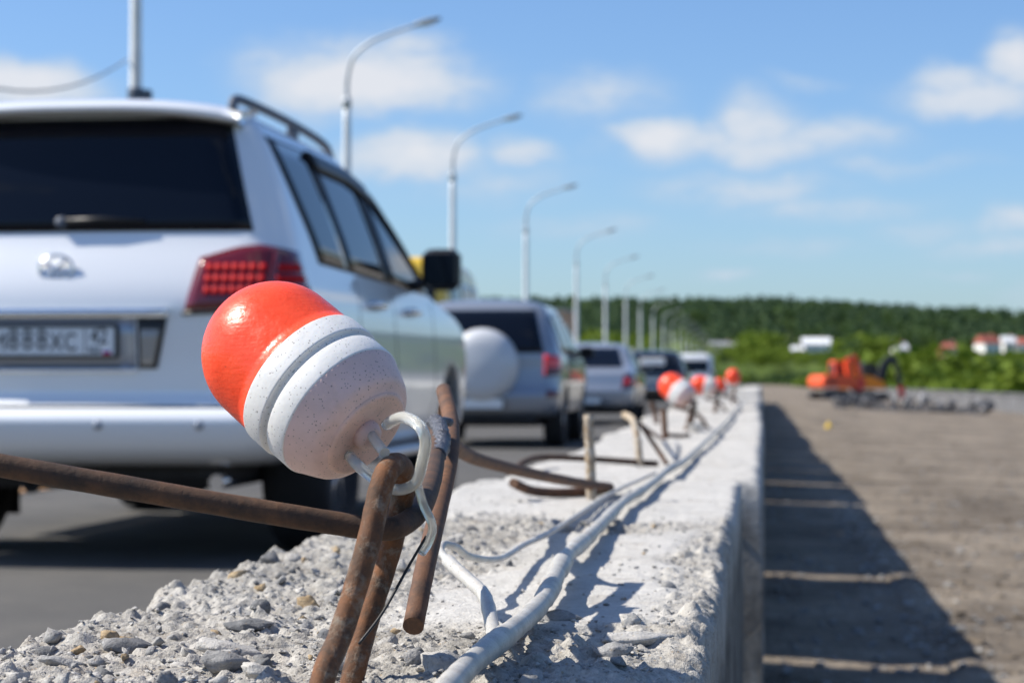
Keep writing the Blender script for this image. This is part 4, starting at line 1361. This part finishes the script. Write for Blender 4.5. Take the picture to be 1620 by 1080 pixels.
sh.patch([('x', -.82, .54), ('x', .82, .54)], [('x', -.82, .62), ('x', .82, .62)], .012, 12, 3, .02).build('chrome_strip', M['chrome'], c4)
MB().box((-.35, .03, 1.13), (.32, .10, 1.40), .02).build('window_reflection', M['plate'], c4).location = (0, .17, 0)  # pale panel painted in as the bright reflection on the rear window

# --- white van far ahead, yellow minibus in the next lane
rows = [(.32, .10, 4.6, .85), (.40, .03, 4.75, .93), (.60, .01, 4.8, .96), (.95, .03, 4.75, .97), (1.10, .05, 4.3, .965), (1.25, .06, 4.0, .95), (1.6, .09, 3.6, .90), (1.85, .13, 3.3, .85), (1.95, .18, 3.1, .78), (2.0, .35, 2.9, .6), (2.02, .9, 2.2, .2)]
for nm, lb, mt, lc, gp in (('van', 'white van far ahead beside the second red marker', 'paint_plain_white', (-3.05, 92, 0), 'cars queueing in the nearest lane'),
                           ('bus', 'yellow bus almost hidden behind the big white car and its mirror', 'paint_yellow', (-6.27, 34.5, 0), 'vehicles in the far lane')):
    c5, sh, hw = base_car(nm, lb, rows, M[mt], lc, 0, (.95, 3.75), .34, .22, gp, rcr=.14)
    c5['category'] = nm
    if nm == 'bus': c5.scale = (1.15, 1.25, 1.44)
    sh.patch([('x', -.75, 1.2), ('x', .75, 1.2)], [('x', -.70, 1.7), ('x', .70, 1.7)], .008, 10, 6, .02).build('rear_window', M['glass'], c5)
    for fl in (1, -1):
        sh.patch([('x', .84, .8), ('x', .93, .8)], [('x', .82, 1.25), ('x', .91, 1.25)], .01, 4, 6, .02, fl).build('tail_light', M['red_dark'], c5)
    side_glass(c5, sh, [([('y', .4 + k * 1.0, 1.22), ('y', 1.3 + k * 1.0, 1.22)], [('y', .4 + k * 1.0, 1.72), ('y', 1.3 + k * 1.0, 1.72)]) for k in range(3)])
    windscreen(c5, sh, 1.28, 1.84)
    number_plate(c5, .0, .62, '', '')
# FOREGROUND

# ------------------------------------------------------------------ barrier of concrete blocks
TOP = .58


def slab(name, x0, x1, y0, y1, nx, ny, hfun, edge_r, edge_l, mat, zbase=-.30, chip=1.0):
    """cast block: height-field top, rough walls; returns object and a height sampler"""
    u = np.linspace(0, 1, nx); yy = np.linspace(y0, y1, ny) if np.isscalar(ny) else ny
    ny = len(yy)
    U, Y = np.meshgrid(u, yy)
    xl = edge_l(yy)[:, None]; xr = edge_r(yy)[:, None]
    X = xl + (xr - xl) * U
    Z = hfun(X, Y)
    de = np.minimum(np.minimum(X - xl, xr - X), np.minimum(Y - y0, y1 - Y))
    soft = .012 * (1.0 + .9 * fbm(X, Y, 14, 3, 5)) * chip
    Z = Z - np.clip(1 - de / np.maximum(soft, .001), 0, 1) ** 2 * soft * .8
    top = np.stack([X, Y, Z], -1).reshape(-1, 3)
    idx = np.arange(nx * ny).reshape(ny, nx)
    F = [np.stack([idx[:-1, :-1], idx[:-1, 1:], idx[1:, 1:], idx[1:, :-1]], -1).reshape(-1, 4)]
    ring = np.concatenate([idx[0, :-1], idx[:-1, -1], idx[-1, :0:-1], idx[:0:-1, 0]])
    Vs = [top]; prev = ring; o = len(top)
    base = top[ring]
    cx = (x0 + x1) / 2; cy = (y0 + y1) / 2
    for k, t in enumerate((.03, .08, .16, .3, .5, .75, 1.0)):
        z = base[:, 2] * (1 - t) + zbase * t
        q = base.copy(); q[:, 2] = z
        s_ = base[:, 1] * 1.0 + base[:, 0]
        q[:, 0] += .004 * chip * fbm(s_, z, 16, 3, k % 3) * np.where(np.abs(base[:, 0] - cx) > .15, 1, 0)
        # chipped top recovers to the cast face lower down
        tgt = np.where(base[:, 0] > cx, x1, x0)
        side = (np.abs(base[:, 0] - cx) > (x1 - x0) * .40)
        q[:, 0] = np.where(side, q[:, 0] + (tgt - base[:, 0]) * min(1, t * 5), q[:, 0])
        Vs.append(q)
        cur = np.arange(o, o + len(ring)); o += len(ring)
        F.append(np.stack([prev, np.roll(prev, 0), cur, cur], -1)[:0])
        F.append(np.stack([prev, cur, np.roll(cur, -1), np.roll(prev, -1)], -1))
        prev = cur
    ob = link(name, np_mesh(name, np.vstack(Vs), np.vstack(F), True), mat)
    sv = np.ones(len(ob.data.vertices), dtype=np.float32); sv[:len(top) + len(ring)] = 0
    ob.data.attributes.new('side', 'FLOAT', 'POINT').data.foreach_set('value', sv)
    def sample(x, y):
        j = np.clip(np.searchsorted(yy, y), 1, ny - 1)
        uu = np.clip((x - edge_l(np.array([yy[j]]))[0]) / (edge_r(np.array([yy[j]]))[0] - edge_l(np.array([yy[j]]))[0]), 0, 1)
        return Z[j, int(round(uu * (nx - 1)))]
    return ob, sample


# aggregate lumps standing proud of the worn top of the nearest block
ra = np.random.default_rng(31)


def rough_mask(x, y):
    """1 where the top is broken open, 0 where the cast skin is left"""
    n_ = fbm(x, y, 6, 3, 6)
    left = np.clip((-.205 - x + .055 * n_) / .05, 0, 1) * np.clip((2.55 - y + .2 * n_) / .3, 0, 1)
    near = np.clip((1.36 - y + .10 * n_) / .06, 0, 1)
    band = np.clip(1 - np.abs(y - 2.18 + .12 * n_) / .13, 0, 1) * np.clip((n_ + .45) * 3, 0, 1)
    edge = np.clip((x + .085 + .04 * n_) / .03, 0, 1) * .9 * np.clip((2.5 - y) / .4, 0, 1)
    return np.clip(np.maximum(np.maximum(left, near), np.maximum(band, edge)), 0, 1)


def near_height(X, Y):
    Z = TOP + fbm(X, Y, 3, 3, 0) * .004 + fbm(X, Y, 22, 3, 1) * .0012
    rm = rough_mask(X, Y)
    rg = fbm(X, Y, 28, 4, 3, .6)
    pit = np.clip(fbm(X, Y, 13, 3, 2) + .05, -1, 1)
    cr = fbm(X, Y, 95, 3, 5, .7)
    Z = Z + rm * (rg * .0052 + pit * .0058 + np.abs(cr) * .0060 + fbm(X, Y, 210, 2, 6, .6) * .0016 - .004) + (1 - rm) * fbm(X, Y, 130, 2, 4) * .0005
    xs_ = X[0]; n_ = 2300
    bx = -.43 + .41 * ra.random(n_); by = .85 + 1.9 * ra.random(n_) ** 1.25
    br = .0020 + .0080 * ra.random(n_) ** 3.2
    keep_ = rough_mask(bx, by) > ra.random(n_) * .9
    yv = Y[:, 0]
    B = np.zeros_like(Z)
    for x, y, r in zip(bx[keep_], by[keep_], br[keep_]):
        j0, j1 = np.searchsorted(yv, (y - r * 1.4, y + r * 1.4))
        if j1 <= j0: continue
        row = X[j0]
        i0, i1 = np.searchsorted(row, (x - r * 1.5, x + r * 1.5))
        if i1 <= i0: continue
        a = ra.random() * 3.14
        dx = X[j0:j1, i0:i1] - x; dy = Y[j0:j1, i0:i1] - y
        p = (dx * math.cos(a) + dy * math.sin(a)) / r; q = (-dx * math.sin(a) + dy * math.cos(a)) / (r * (.6 + .4 * ra.random()))
        d = np.maximum(np.abs(p), np.abs(q)) * .6 + np.hypot(p, q) * .4
        B[j0:j1, i0:i1] = np.maximum(B[j0:j1, i0:i1], np.clip(1 - d ** 3, 0, 1) * r * (.20 + .5 * ra.random()))
    return Z + B * (1 + .5 * fbm(X, Y, 150, 2, 7)) + (B > .0005) * fbm(X, Y, 260, 2, 3) * .0007


yv = np.concatenate([np.arange(.83, 1.75, .0021), np.arange(1.75, 3.212, .0038)])
er = lambda y: -.030 + np.minimum(0, fbm(y, y * .3, 11, 4, 2, .65) * .026 + .002) - .012 * np.clip(vnoise(y * 3.1, y, 1) - .35, 0, 1)
el = lambda y: -.432 + .020 * fbm(y, y * .2, 5, 4, 4)
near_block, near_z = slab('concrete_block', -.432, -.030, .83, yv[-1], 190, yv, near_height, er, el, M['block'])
at_ = near_block.data.attributes.new('rough', 'FLOAT', 'POINT')
vc = np.zeros(len(near_block.data.vertices) * 3, dtype=np.float32); near_block.data.vertices.foreach_get('co', vc)
vc = vc.reshape(-1, 3)
at_.data.foreach_set('value', np.where(vc[:, 2] > TOP - .03, rough_mask(vc[:, 0], vc[:, 1]), 1.0).astype(np.float32))  # walls below the top take the darker tone, painting in their shade
tag(near_block, 'nearest concrete barrier block with broken gravelly top', 'concrete block', 'concrete blocks of the barrier')


def mk_block(x0, x1, y0, y1, top, seed, label, nx=36, ny=90, mt='block_far'):
    hf = lambda X, Y: top + fbm(X, Y + seed, 3, 3, 1) * .004 + fbm(X, Y + seed, 30, 3, 2) * .0022 + np.minimum(0, fbm(X, Y + seed, 8, 3, 3) + .25) * .010
    e_r = lambda y: x1 + np.minimum(0, fbm(y + seed, y * .3, 7, 4, 2) * .018 + .004)
    e_l = lambda y: x0 + .014 * fbm(y + seed, y * .2, 5, 4, 4)
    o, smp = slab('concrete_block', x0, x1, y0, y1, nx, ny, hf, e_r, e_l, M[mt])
    tag(o, label, 'concrete block', 'concrete blocks of the barrier')
    return smp


mk_block(-.415, .000, 3.30, 5.62, TOP, 4, 'second concrete barrier block with smooth pale top and upright rods', 60, 300)
mk_block(-.445, .004, 5.74, 8.10, TOP + .004, 9, 'third concrete barrier block, the one below the second striped marker', 46, 200)
mk_block(-.47, .000, 8.26, 10.60, TOP + .012, 13, 'fourth concrete barrier block, just beyond the second striped marker')
yb = 10.62
ends = [(10.62, 12.95), (13.10, 15.25), (15.40, 17.65)]
for k, (a_, b_) in enumerate(ends):
    mk_block(-.47, -.01 + .01 * k, a_, b_, TOP + (.03, .05, .03)[k], 20 + k, 'far concrete barrier block in the receding row', 24, 50)
yb = 17.72
for k in range(24):
    mk_block(-.48 + random.uniform(-.02, .02), -.01 + random.uniform(-.015, .015), yb, yb + 2.36, TOP + random.uniform(-.02, .05), 40 + k * 3, 'far concrete barrier block in the receding row', 10, 14)
    yb += 2.42

# ------------------------------------------------------------------ loose stones on the nearest block
rs = np.random.default_rng(77)


def stone(me, mat, x, y, s, label, group=None, lift=.14, rot=None, scale=(1, 1, 1), name='stone'):
    o = bpy.data.objects.new(name, me)
    COL.objects.link(o)
    o.material_slots[0].link = 'OBJECT'
    o.material_slots[0].material = mat
    o.scale = (s * scale[0], s * scale[1], s * scale[2])
    o.rotation_euler = rot or (rs.random() * .5, rs.random() * .5, rs.random() * 6.28)
    o.location = (x, y, float(near_z(x, y)) + s * lift * scale[2])
    tag(o, label, 'stone', group)
    return o


for m_ in ROCKS:
    m_.materials.clear(); m_.materials.append(M['stone'])
BIG = [hull_rock(100 + i, 18, .62, 3, .10) for i in range(8)]
for m_ in BIG:
    m_.materials.append(M['stone'])
    m_.polygons.foreach_set('use_smooth', [True] * len(m_.polygons))
hero = [  # x, y, size, stone kind, mesh, label, stretch
    (-.295, 1.135, .0150, 'stone_pale', 0, 'broad flat pale stone on the near left of the block', (1.55, 1.0, .85)),
    (-.286, 1.085, .0125, 'stone', 1, 'rounded grey stone leaning on the broad flat pale stone', (1.25, .9, .9)),
    (-.262, 1.325, .0150, 'stone', 2, 'domed grey pebble left of the rusty hoop', (1.35, 1.0, .85)),
    (-.380, 1.19, .0085, 'stone_ochre', 3, 'ochre stone at the ragged left edge of the block', (.8, .8, 1.4)),
    (-.352, 1.145, .0125, 'stone_dark', 4, 'dark angular stone near the left edge of the block', (1.4, .9, .8)),
    (-.312, 1.42, .0100, 'stone_ochre', 5, 'brownish pebble standing above the dark angular stone', (1.0, .8, 1.0)),
    (-.318, 1.275, .0135, 'stone_dark', 6, 'dark flat stone behind the broad flat pale stone', (1.4, .9, .55)),
    (-.166, 1.085, .0165, 'stone_pale', 7, 'crumbly pale lump just right of the rusty hoop foot', (1.0, 1.1, 1.15)),
    (-.255, 1.045, .0100, 'stone_pale', 3, 'round cream pebble at the front edge near the hoop', (1.1, .9, 1.0)),
    (-.135, 1.335, .0130, 'stone', 2, 'grey crumb of concrete left of the white cable', (1.7, .8, .7)),
    (-.078, 1.245, .0170, 'stone_pale', 1, 'flat pale slab in sun right of the white cable', (1.7, 1.0, .5)),
    (-.210, 2.16, .0160, 'stone', 4, 'dark wedge of concrete before the fallen rebar loop', (1.0, 1.2, 1.0)),
    (-.235, 1.62, .0130, 'stone', 5, 'grey chip behind the hanging rusty rod', (1.3, .9, .7)),
    (-.082, 1.16, .0115, 'stone', 6, 'grey stone at the chipped right edge of the block', (1.2, 1.0, .9)),
    (-.375, 1.09, .0105, 'stone', 0, 'grey stone at the lower left corner of the block', (1.6, .9, .7)),
]
for x, y, s, mt, k, lb, st in hero:
    stone(BIG[k], M[mt], x, y, s, lb, None, .16, (rs.random() * .3, rs.random() * .3, rs.random() * .6), st)
cnt = 0
while cnt < 285:
    y = .98 + 1.75 * rs.random() ** 1.6
    x = -.425 + .355 * rs.random()
    if rs.random() > float(rough_mask(np.array(x), np.array(y))) * .95 + .05: continue
    if abs(x + .145) < .02 and y > .95: continue
    s = .0030 + .0075 * rs.random() ** 2.2
    kind = rs.choice(['stone', 'stone_pale', 'stone_dark', 'stone_ochre'], p=[.38, .36, .15, .11])
    lb = {'stone': 'small grey chip lying on the nearest concrete block', 'stone_pale': 'small pale chip lying on the nearest concrete block',
          'stone_dark': 'small dark chip lying on the nearest concrete block', 'stone_ochre': 'small ochre chip lying on the nearest concrete block'}[kind]
    stone(ROCKS[rs.integers(14)], M[kind], x, y, s, lb, 'loose chips on the nearest block')
    cnt += 1
for mt, n_, lb in (('stone', 5200, 'fine grey grit strewn over the nearest block'), ('stone_pale', 4200, 'fine pale grit strewn over the nearest block')):
    px_ = -.428 + .372 * rs.random(n_); py_ = .9 + 2.2 * rs.random(n_) ** 1.5
    kp = rough_mask(px_, py_) * .93 + .07 > rs.random(n_)
    px_, py_ = px_[kp], py_[kp]
    ss = .0009 + .0022 * rs.random(len(px_)) ** 2
    pz_ = np.array([near_z(a_, b_) for a_, b_ in zip(px_, py_)])
    o = scatter_mesh('grit', np.stack([px_, py_, pz_ + ss * .3], -1), ss, M[mt], rs, .8)
    tag(o, lb, kind='stuff')

# ------------------------------------------------------------------ rusty rods
def rod(name, pts, r, mat, label, cat='rebar', group='rusty rods in the barrier', sub=7, n=16, jag=.012):
    q = crom(pts, sub)
    rad = [r * (1 + jag * math.sin(i * 1.7 + pts[0][0] * 50) + jag * random.uniform(-1, 1)) for i in range(len(q))]
    o = MB().tube(q, rad, n).build(name, mat)
    tag(o, label, cat, group)
    return o


hoop = [(-0.2128, 0.975, 0.565), (-0.2079, 0.985, 0.5922), (-0.2033, 1.0, 0.6086), (-0.1937, 1.015, 0.6474), (-0.1899, 1.025, 0.6718), (-0.1874, 1.032, 0.684), (-0.1855, 1.047, 0.6885), (-0.1846, 1.066, 0.6842), (-0.1871, 1.079, 0.669), (-0.1944, 1.079, 0.6393), (-0.2025, 1.07, 0.6101), (-0.2082, 1.06, 0.5835), (-0.2118, 1.055, 0.565)]
rod('lifting_loop', hoop, .0061, M['rust_hoop'], 'tall rusty lifting loop holding the nearest striped marker', 'rebar loop')
rb = [(-0.4209, 0.99, 0.6984), (-0.3759, 1.0, 0.6889), (-0.3159, 1.015, 0.6775), (-0.2549, 1.03, 0.666), (-0.218, 1.042, 0.6592), (-0.1966, 1.048, 0.6557), (-0.1851, 1.058, 0.6562), (-0.1812, 1.1, 0.6623), (-0.1882, 1.18, 0.6722), (-0.2041, 1.3, 0.6822), (-0.215, 1.38, 0.6941), (-0.2221, 1.42, 0.7009)]
rod('rebar_rod', rb, .0060, M['rust_dark'], 'long dark rusty rod entering from the left through the loop')
rc = [(-0.193, 1.15, 0.5945), (-0.1947, 1.2, 0.6216), (-0.2025, 1.3, 0.6484), (-0.2085, 1.38, 0.6709), (-0.2135, 1.43, 0.6884), (-0.2248, 1.5, 0.7047), (-0.2417, 1.58, 0.7237)]
hr = rod('rebar_rod', rc, .0060, M['rust'], 'leaning rusty rod with a cut end hanging over the stones')
wl = crom([(-0.2205, 1.400, 0.7040), (-0.2150, 1.385, 0.7005), (-0.2100, 1.362, 0.6950), (-0.2062, 1.338, 0.6890), (-0.2035, 1.305, 0.6838)], 5)
wo_ = MB().tube(wl, [.0040 + .0016 * abs(math.sin(i * 1.3)) + random.uniform(0, .0008) for i in range(len(wl))], 10)
wl2 = crom([(-0.2240, 1.402, 0.7030), (-0.2175, 1.392, 0.7050), (-0.2105, 1.405, 0.7030)], 5)
wo_.tube(wl2, [.0026 + .0008 * random.random() for _ in wl2], 8)
wo_.build('weld', M['weld'], hr)
rd = [(-0.2345, 1.545, 0.7105), (-0.245, 1.62, 0.688), (-0.2683, 1.9, 0.6632), (-0.2639, 2.15, 0.6422), (-0.2431, 2.4, 0.6205), (-0.22, 2.65, 0.6005), (-0.2049, 2.75, 0.5930), (-0.2019, 2.79, 0.5895), (-0.2111, 2.79, 0.5875), (-0.2274, 2.75, 0.5865), (-0.2653, 2.70, 0.5870), (-0.2928, 2.65, 0.5925), (-0.3097, 2.6, 0.6044)]
rod('rebar_rod', rd, .0062, M['rust'], 'fallen rusty rod bent back in a hairpin on the block')
rod('rebar_stub', [(-0.2176, 2.68, 0.56), (-0.2192, 2.68, 0.6283), (-0.2216, 2.68, 0.6885)], .0066, M['rust_cement'], 'upright cement splashed stub standing in the hairpin', jag=.05)
rod('rebar_rod', [(-0.4061, 3.35, 0.5839), (-0.3921, 3.5, 0.5989), (-0.3647, 3.6, 0.6008), (-0.2718, 3.68, 0.5935), (-0.1847, 3.72, 0.5855)], .0055, M['rust_dark'], 'dark rod lying across the second concrete block')
rod('lifting_loop', [(-0.2128, 3.7, 0.565), (-0.2195, 3.72, 0.623), (-0.2269, 3.75, 0.6562), (-0.235, 3.77, 0.666), (-0.2483, 3.8, 0.6712)], .0068, M['rust_cement'], 'bent over hook end on the second concrete block', 'rebar loop', jag=.05)
rod('rebar_rod', [(-0.2161, 3.762, 0.6537), (-0.1913, 3.74, 0.6191), (-0.1667, 3.72, 0.5844)], .0042, M['rust'], 'thin rod slanting down from the hook on the second block')
rod('rebar_rod', [(-0.2184, 3.8, 0.6529), (-0.2343, 4.4, 0.6275), (-0.2598, 5.4, 0.587)], .0042, M['rust'], 'thin rod reaching back along the second block')
rod('rebar_stub', [(-0.2514, 5.5, 0.565), (-0.2546, 5.5, 0.6219), (-0.2562, 5.5, 0.6585)], .0085, M['rust'], 'short upright stub at the far end of the second block')
rod('rebar_rod', [(-0.2514, 5.52, 0.5925), (-0.21, 5.5, 0.590), (-0.19, 5.52, 0.592)], .0055, M['rust_dark'], 'short dark rod lying at the foot of the far stub')
rod('rebar_stub', [(-0.3622, 7.3, 0.57), (-0.371, 7.3, 0.6306), (-0.3842, 7.3, 0.6615)], .009, M['rust'], 'crooked stub on the third block before the black car')

# ------------------------------------------------------------------ striped marker lamps
def marker(loc, axis, Rr, name_label, group='orange and white markers strung along the barrier', seg=64):
    root = empty('marker_buoy', loc)
    tag(root, name_label, 'marker', group)
    A = axis_matrix((0, 0, 0), axis)
    k = Rr
    def L(prof): return MB().lathe([(r * k, t * k) for r, t in prof], seg, A)
    L([(0, .035), (.20, .03), (.56, .0), (.60, .005), (.625, .03), (.63, .06)]).build('base_disc', M['disc_plastic'], root)
    L([(.628, .045), (.632, .048), (.66, .068), (.70, .085), (.76, .115), (.81, .175), (.855, .268), (.895, .362), (.932, .448), (.957, .50), (.955, .515), (.93, .52)]).build('base', M['pink_plastic'], root)
    L([(.93, .505), (.957, .506), (.965, .512), (.968, .525), (.97, .53), (.972, .80), (.970, .81), (.962, .817), (.915, .822), (.905, .826), (.902, .832), (.902, .895), (.905, .902), (.915, .906), (.985, .912), (.996, .918), (1.0, .93), (1.002, .94), (1.002, 1.225), (1.0, 1.235), (.992, 1.243), (.95, 1.25)]).build('collar', M['white_plastic'], root)
    dome = [(.95, 1.235), (.985, 1.238), (.985, 1.27), (.965, 1.275)] + [(.965, 1.40), (.964, 1.60), (.96, 1.80)]
    for a in np.linspace(0, math.pi / 2, 18)[1:]:
        dome.append((max(.96 * math.cos(a), 0.0), 1.80 + .96 * math.sin(a)))
    L(dome).build('cap', M['orange'], root)
    boss = MB().lathe([(.20 * k, .06 * k), (.19 * k, -.04 * k), (.16 * k, -.11 * k), (.10 * k, -.14 * k), (.06 * k, -.14 * k)], 24, A @ Matrix.Translation((.05 * k, .02 * k, 0)))
    boss.build('boss', M['pink_plastic'], root)
    return root


mk0 = marker((-0.2017, 1.06, 0.7029), (-.742, .36, .566), .0410, 'nearest big orange and white striped marker tied to the rusty loop')
def child_tube(root, name, pts, r, mat, n=12, sub=6):
    q = crom(pts, sub)
    o = MB().tube([p - Vector(root.location) for p in q], r, n).build(name, mat, root)
    return o
child_tube(mk0, 'hose', [(-0.1905, 1.052, 0.7085), (-0.1845, 1.040, 0.7112), (-0.1774, 1.03, 0.7126), (-0.1687, 1.02, 0.709), (-0.1652, 1.02, 0.7012), (-0.1684, 1.03, 0.6905), (-0.1745, 1.047, 0.6795), (-0.1828, 1.050, 0.6755), (-0.19, 1.047, 0.6772), (-0.1979, 1.045, 0.6828), (-0.205, 1.045, 0.689), (-0.2105, 1.056, 0.6925)], .0030, M['hose'])
child_tube(mk0, 'hose', [(-0.2, 1.056, 0.7045), (-0.1945, 1.046, 0.6995), (-0.1885, 1.036, 0.6945)], .0028, M['hose'])
child_tube(mk0, 'hose', [(-0.1755, 1.056, 0.6785), (-0.1760, 1.068, 0.6735), (-0.1751, 1.076, 0.6658), (-0.1715, 1.082, 0.655), (-0.1744, 1.087, 0.646), (-0.1785, 1.09, 0.6402)], .0024, M['hose'])
tw = child_tube(mk0, 'tie_wire', [(-0.1754, 1.086, 0.6493), (-0.1843, 1.08, 0.633), (-0.194, 1.062, 0.612), (-0.2043, 1.05, 0.5969)], .0008, M['wire'], 6)

far = [((-0.222, 6.5, 0.676), (-.74, .40, .55), 'second striped marker, before the black car'),
       ((-0.213, 9.8, 0.705), (-.93, .05, .2), 'third striped marker, lying sideways with its white base to the right'),
       ((-0.245, 13.7, 0.682), (-.35, -.75, .45), 'small red marker low between the third marker and the highest one'),
       ((-0.165, 12.0, 0.728), (.05, -.85, .5), 'highest and rightmost of the far red markers')]
for i, (lc, ax, lb) in enumerate(far):
    o = marker(lc, ax, .0435, lb, seg=32)
    x, y, z = lc
    child_tube(o, 'hose', [(x, y, z), (x + .02, y - .01, z - .02), (x + .018, y + .01, z - .04), (x, y + .01, z - .03)], .004, M['hose'], 8)
    top = z - .015
    rod('lifting_loop', [(x - .02, y - .04, .56), (x - .005, y - .03, .60), (x + .012, y - .012, top), (x + .016, y + .008, top + .008), (x + .012, y + .03, top - .01), (x - .005, y + .05, .56)], .0075, M['rust'],
        'rusty lifting loop under the ' + ('second striped marker', 'third striped marker', 'low small red marker', 'rightmost far red marker')[i], 'rebar loop', sub=4, n=8)
    rod('rebar_rod', [(x + .05, y + .3, .58), (x + .02, y + .1, .63), (x - .04, y - .2, .66)], .0065, M['rust'], 'rusty rod jutting beside the ' + ('second striped marker', 'third striped marker', 'low small red marker', 'rightmost far red marker')[i], sub=4, n=8)

# ------------------------------------------------------------------ cables along the barrier
cb = [(-0.1428, 0.90), (-0.1438, 0.9987), (-0.1417, 1.0762), (-0.1396, 1.1813), (-0.1378, 1.3014), (-0.1449, 1.4654), (-0.1528, 1.6468), (-0.1549, 1.8726), (-0.1583, 2.1593), (-0.1607, 2.4682), (-0.1544, 2.713), (-0.1503, 2.9725), (-0.1453, 3.2865), (-0.1381, 3.6741), (-0.1348, 4.3573), (-0.1253, 5.9623), (-0.1212, 7.4796), (-0.1152, 10.9), (-0.1026, 16.2), (-.1, 22)]
hts_ = [.587, .589, .590, .589, .590, .591, .592, .590, .589, .589, .589, .590, .593, .590, .589, .593, .595, .607, .625, .62]
q = crom([(x, y, z + .0015) for (x, y), z in zip(cb, hts_)], 14)
rad = []
for i, p in enumerate(q):
    y = p.y
    w = .0064 if y < 2.3 else .0056
    w *= 1 + .05 * math.sin(y * 41) + .05 * math.sin(y * 17.3 + 1) + .03 * random.uniform(-1, 1)
    for yk in (1.33, 1.52, 1.72, 2.62, 3.3, 5.9):             # taped joints
        if yk < y < yk + .09 * (1 + .6 * (y > 2)): w *= 1.16
    rad.append(w)
tag(MB().tube(q, rad, 14).build('cable', M['cable']), 'thick white taped cable running along the barrier top', 'cable', 'cables on the barrier')
c2p = [(-0.1500, 1.17, 0.586), (-0.1554, 1.2, 0.590), (-0.1688, 1.27, 0.599), (-0.1834, 1.31, 0.6044), (-0.1983, 1.34, 0.611), (-0.2128, 1.38, 0.617), (-0.2141, 1.4, 0.6205), (-0.2084, 1.42, 0.6168), (-0.2044, 1.46, 0.6072), (-0.1968, 1.56, 0.5975), (-0.1993, 1.75, 0.5935), (-0.1982, 1.95, 0.589), (-0.1967, 2.2, 0.588), (-0.1946, 2.56, 0.588), (-0.1878, 2.82, 0.588), (-.175, 3.0, .590), (-.162, 3.2, .592)]
q = crom(c2p, 8)
rad = [(.0044 if p.y < 1.36 and i < 46 else .0027) * (1 + .06 * random.uniform(-1, 1)) for i, p in enumerate(q)]
tag(MB().tube(q, rad, 10).build('cable', M['cable_thin']), 'thin white cable looping up beside the hanging rusty rod', 'cable', 'cables on the barrier')
q = crom([(-.205, 5.0, .588), (-.19, 4.6, .589), (-.175, 4.2, .588), (-.163, 3.9, .590), (-.155, 3.75, .592)], 6)
tag(MB().tube(q, .0028, 8).build('cable', M['cable_thin']), 'thin white cable on the second block left of the thick cable', 'cable', 'cables on the barrier')
lump = hull_rock(301, 18, .8, 2, .12); lump.materials.append(M['block_far'])
o = link('concrete_lump', lump, None, None, (-.19, 6.2, .60)); o.scale = (.03, .03, .028)
tag(o, 'pale concrete lump below the second striped marker', 'stone')
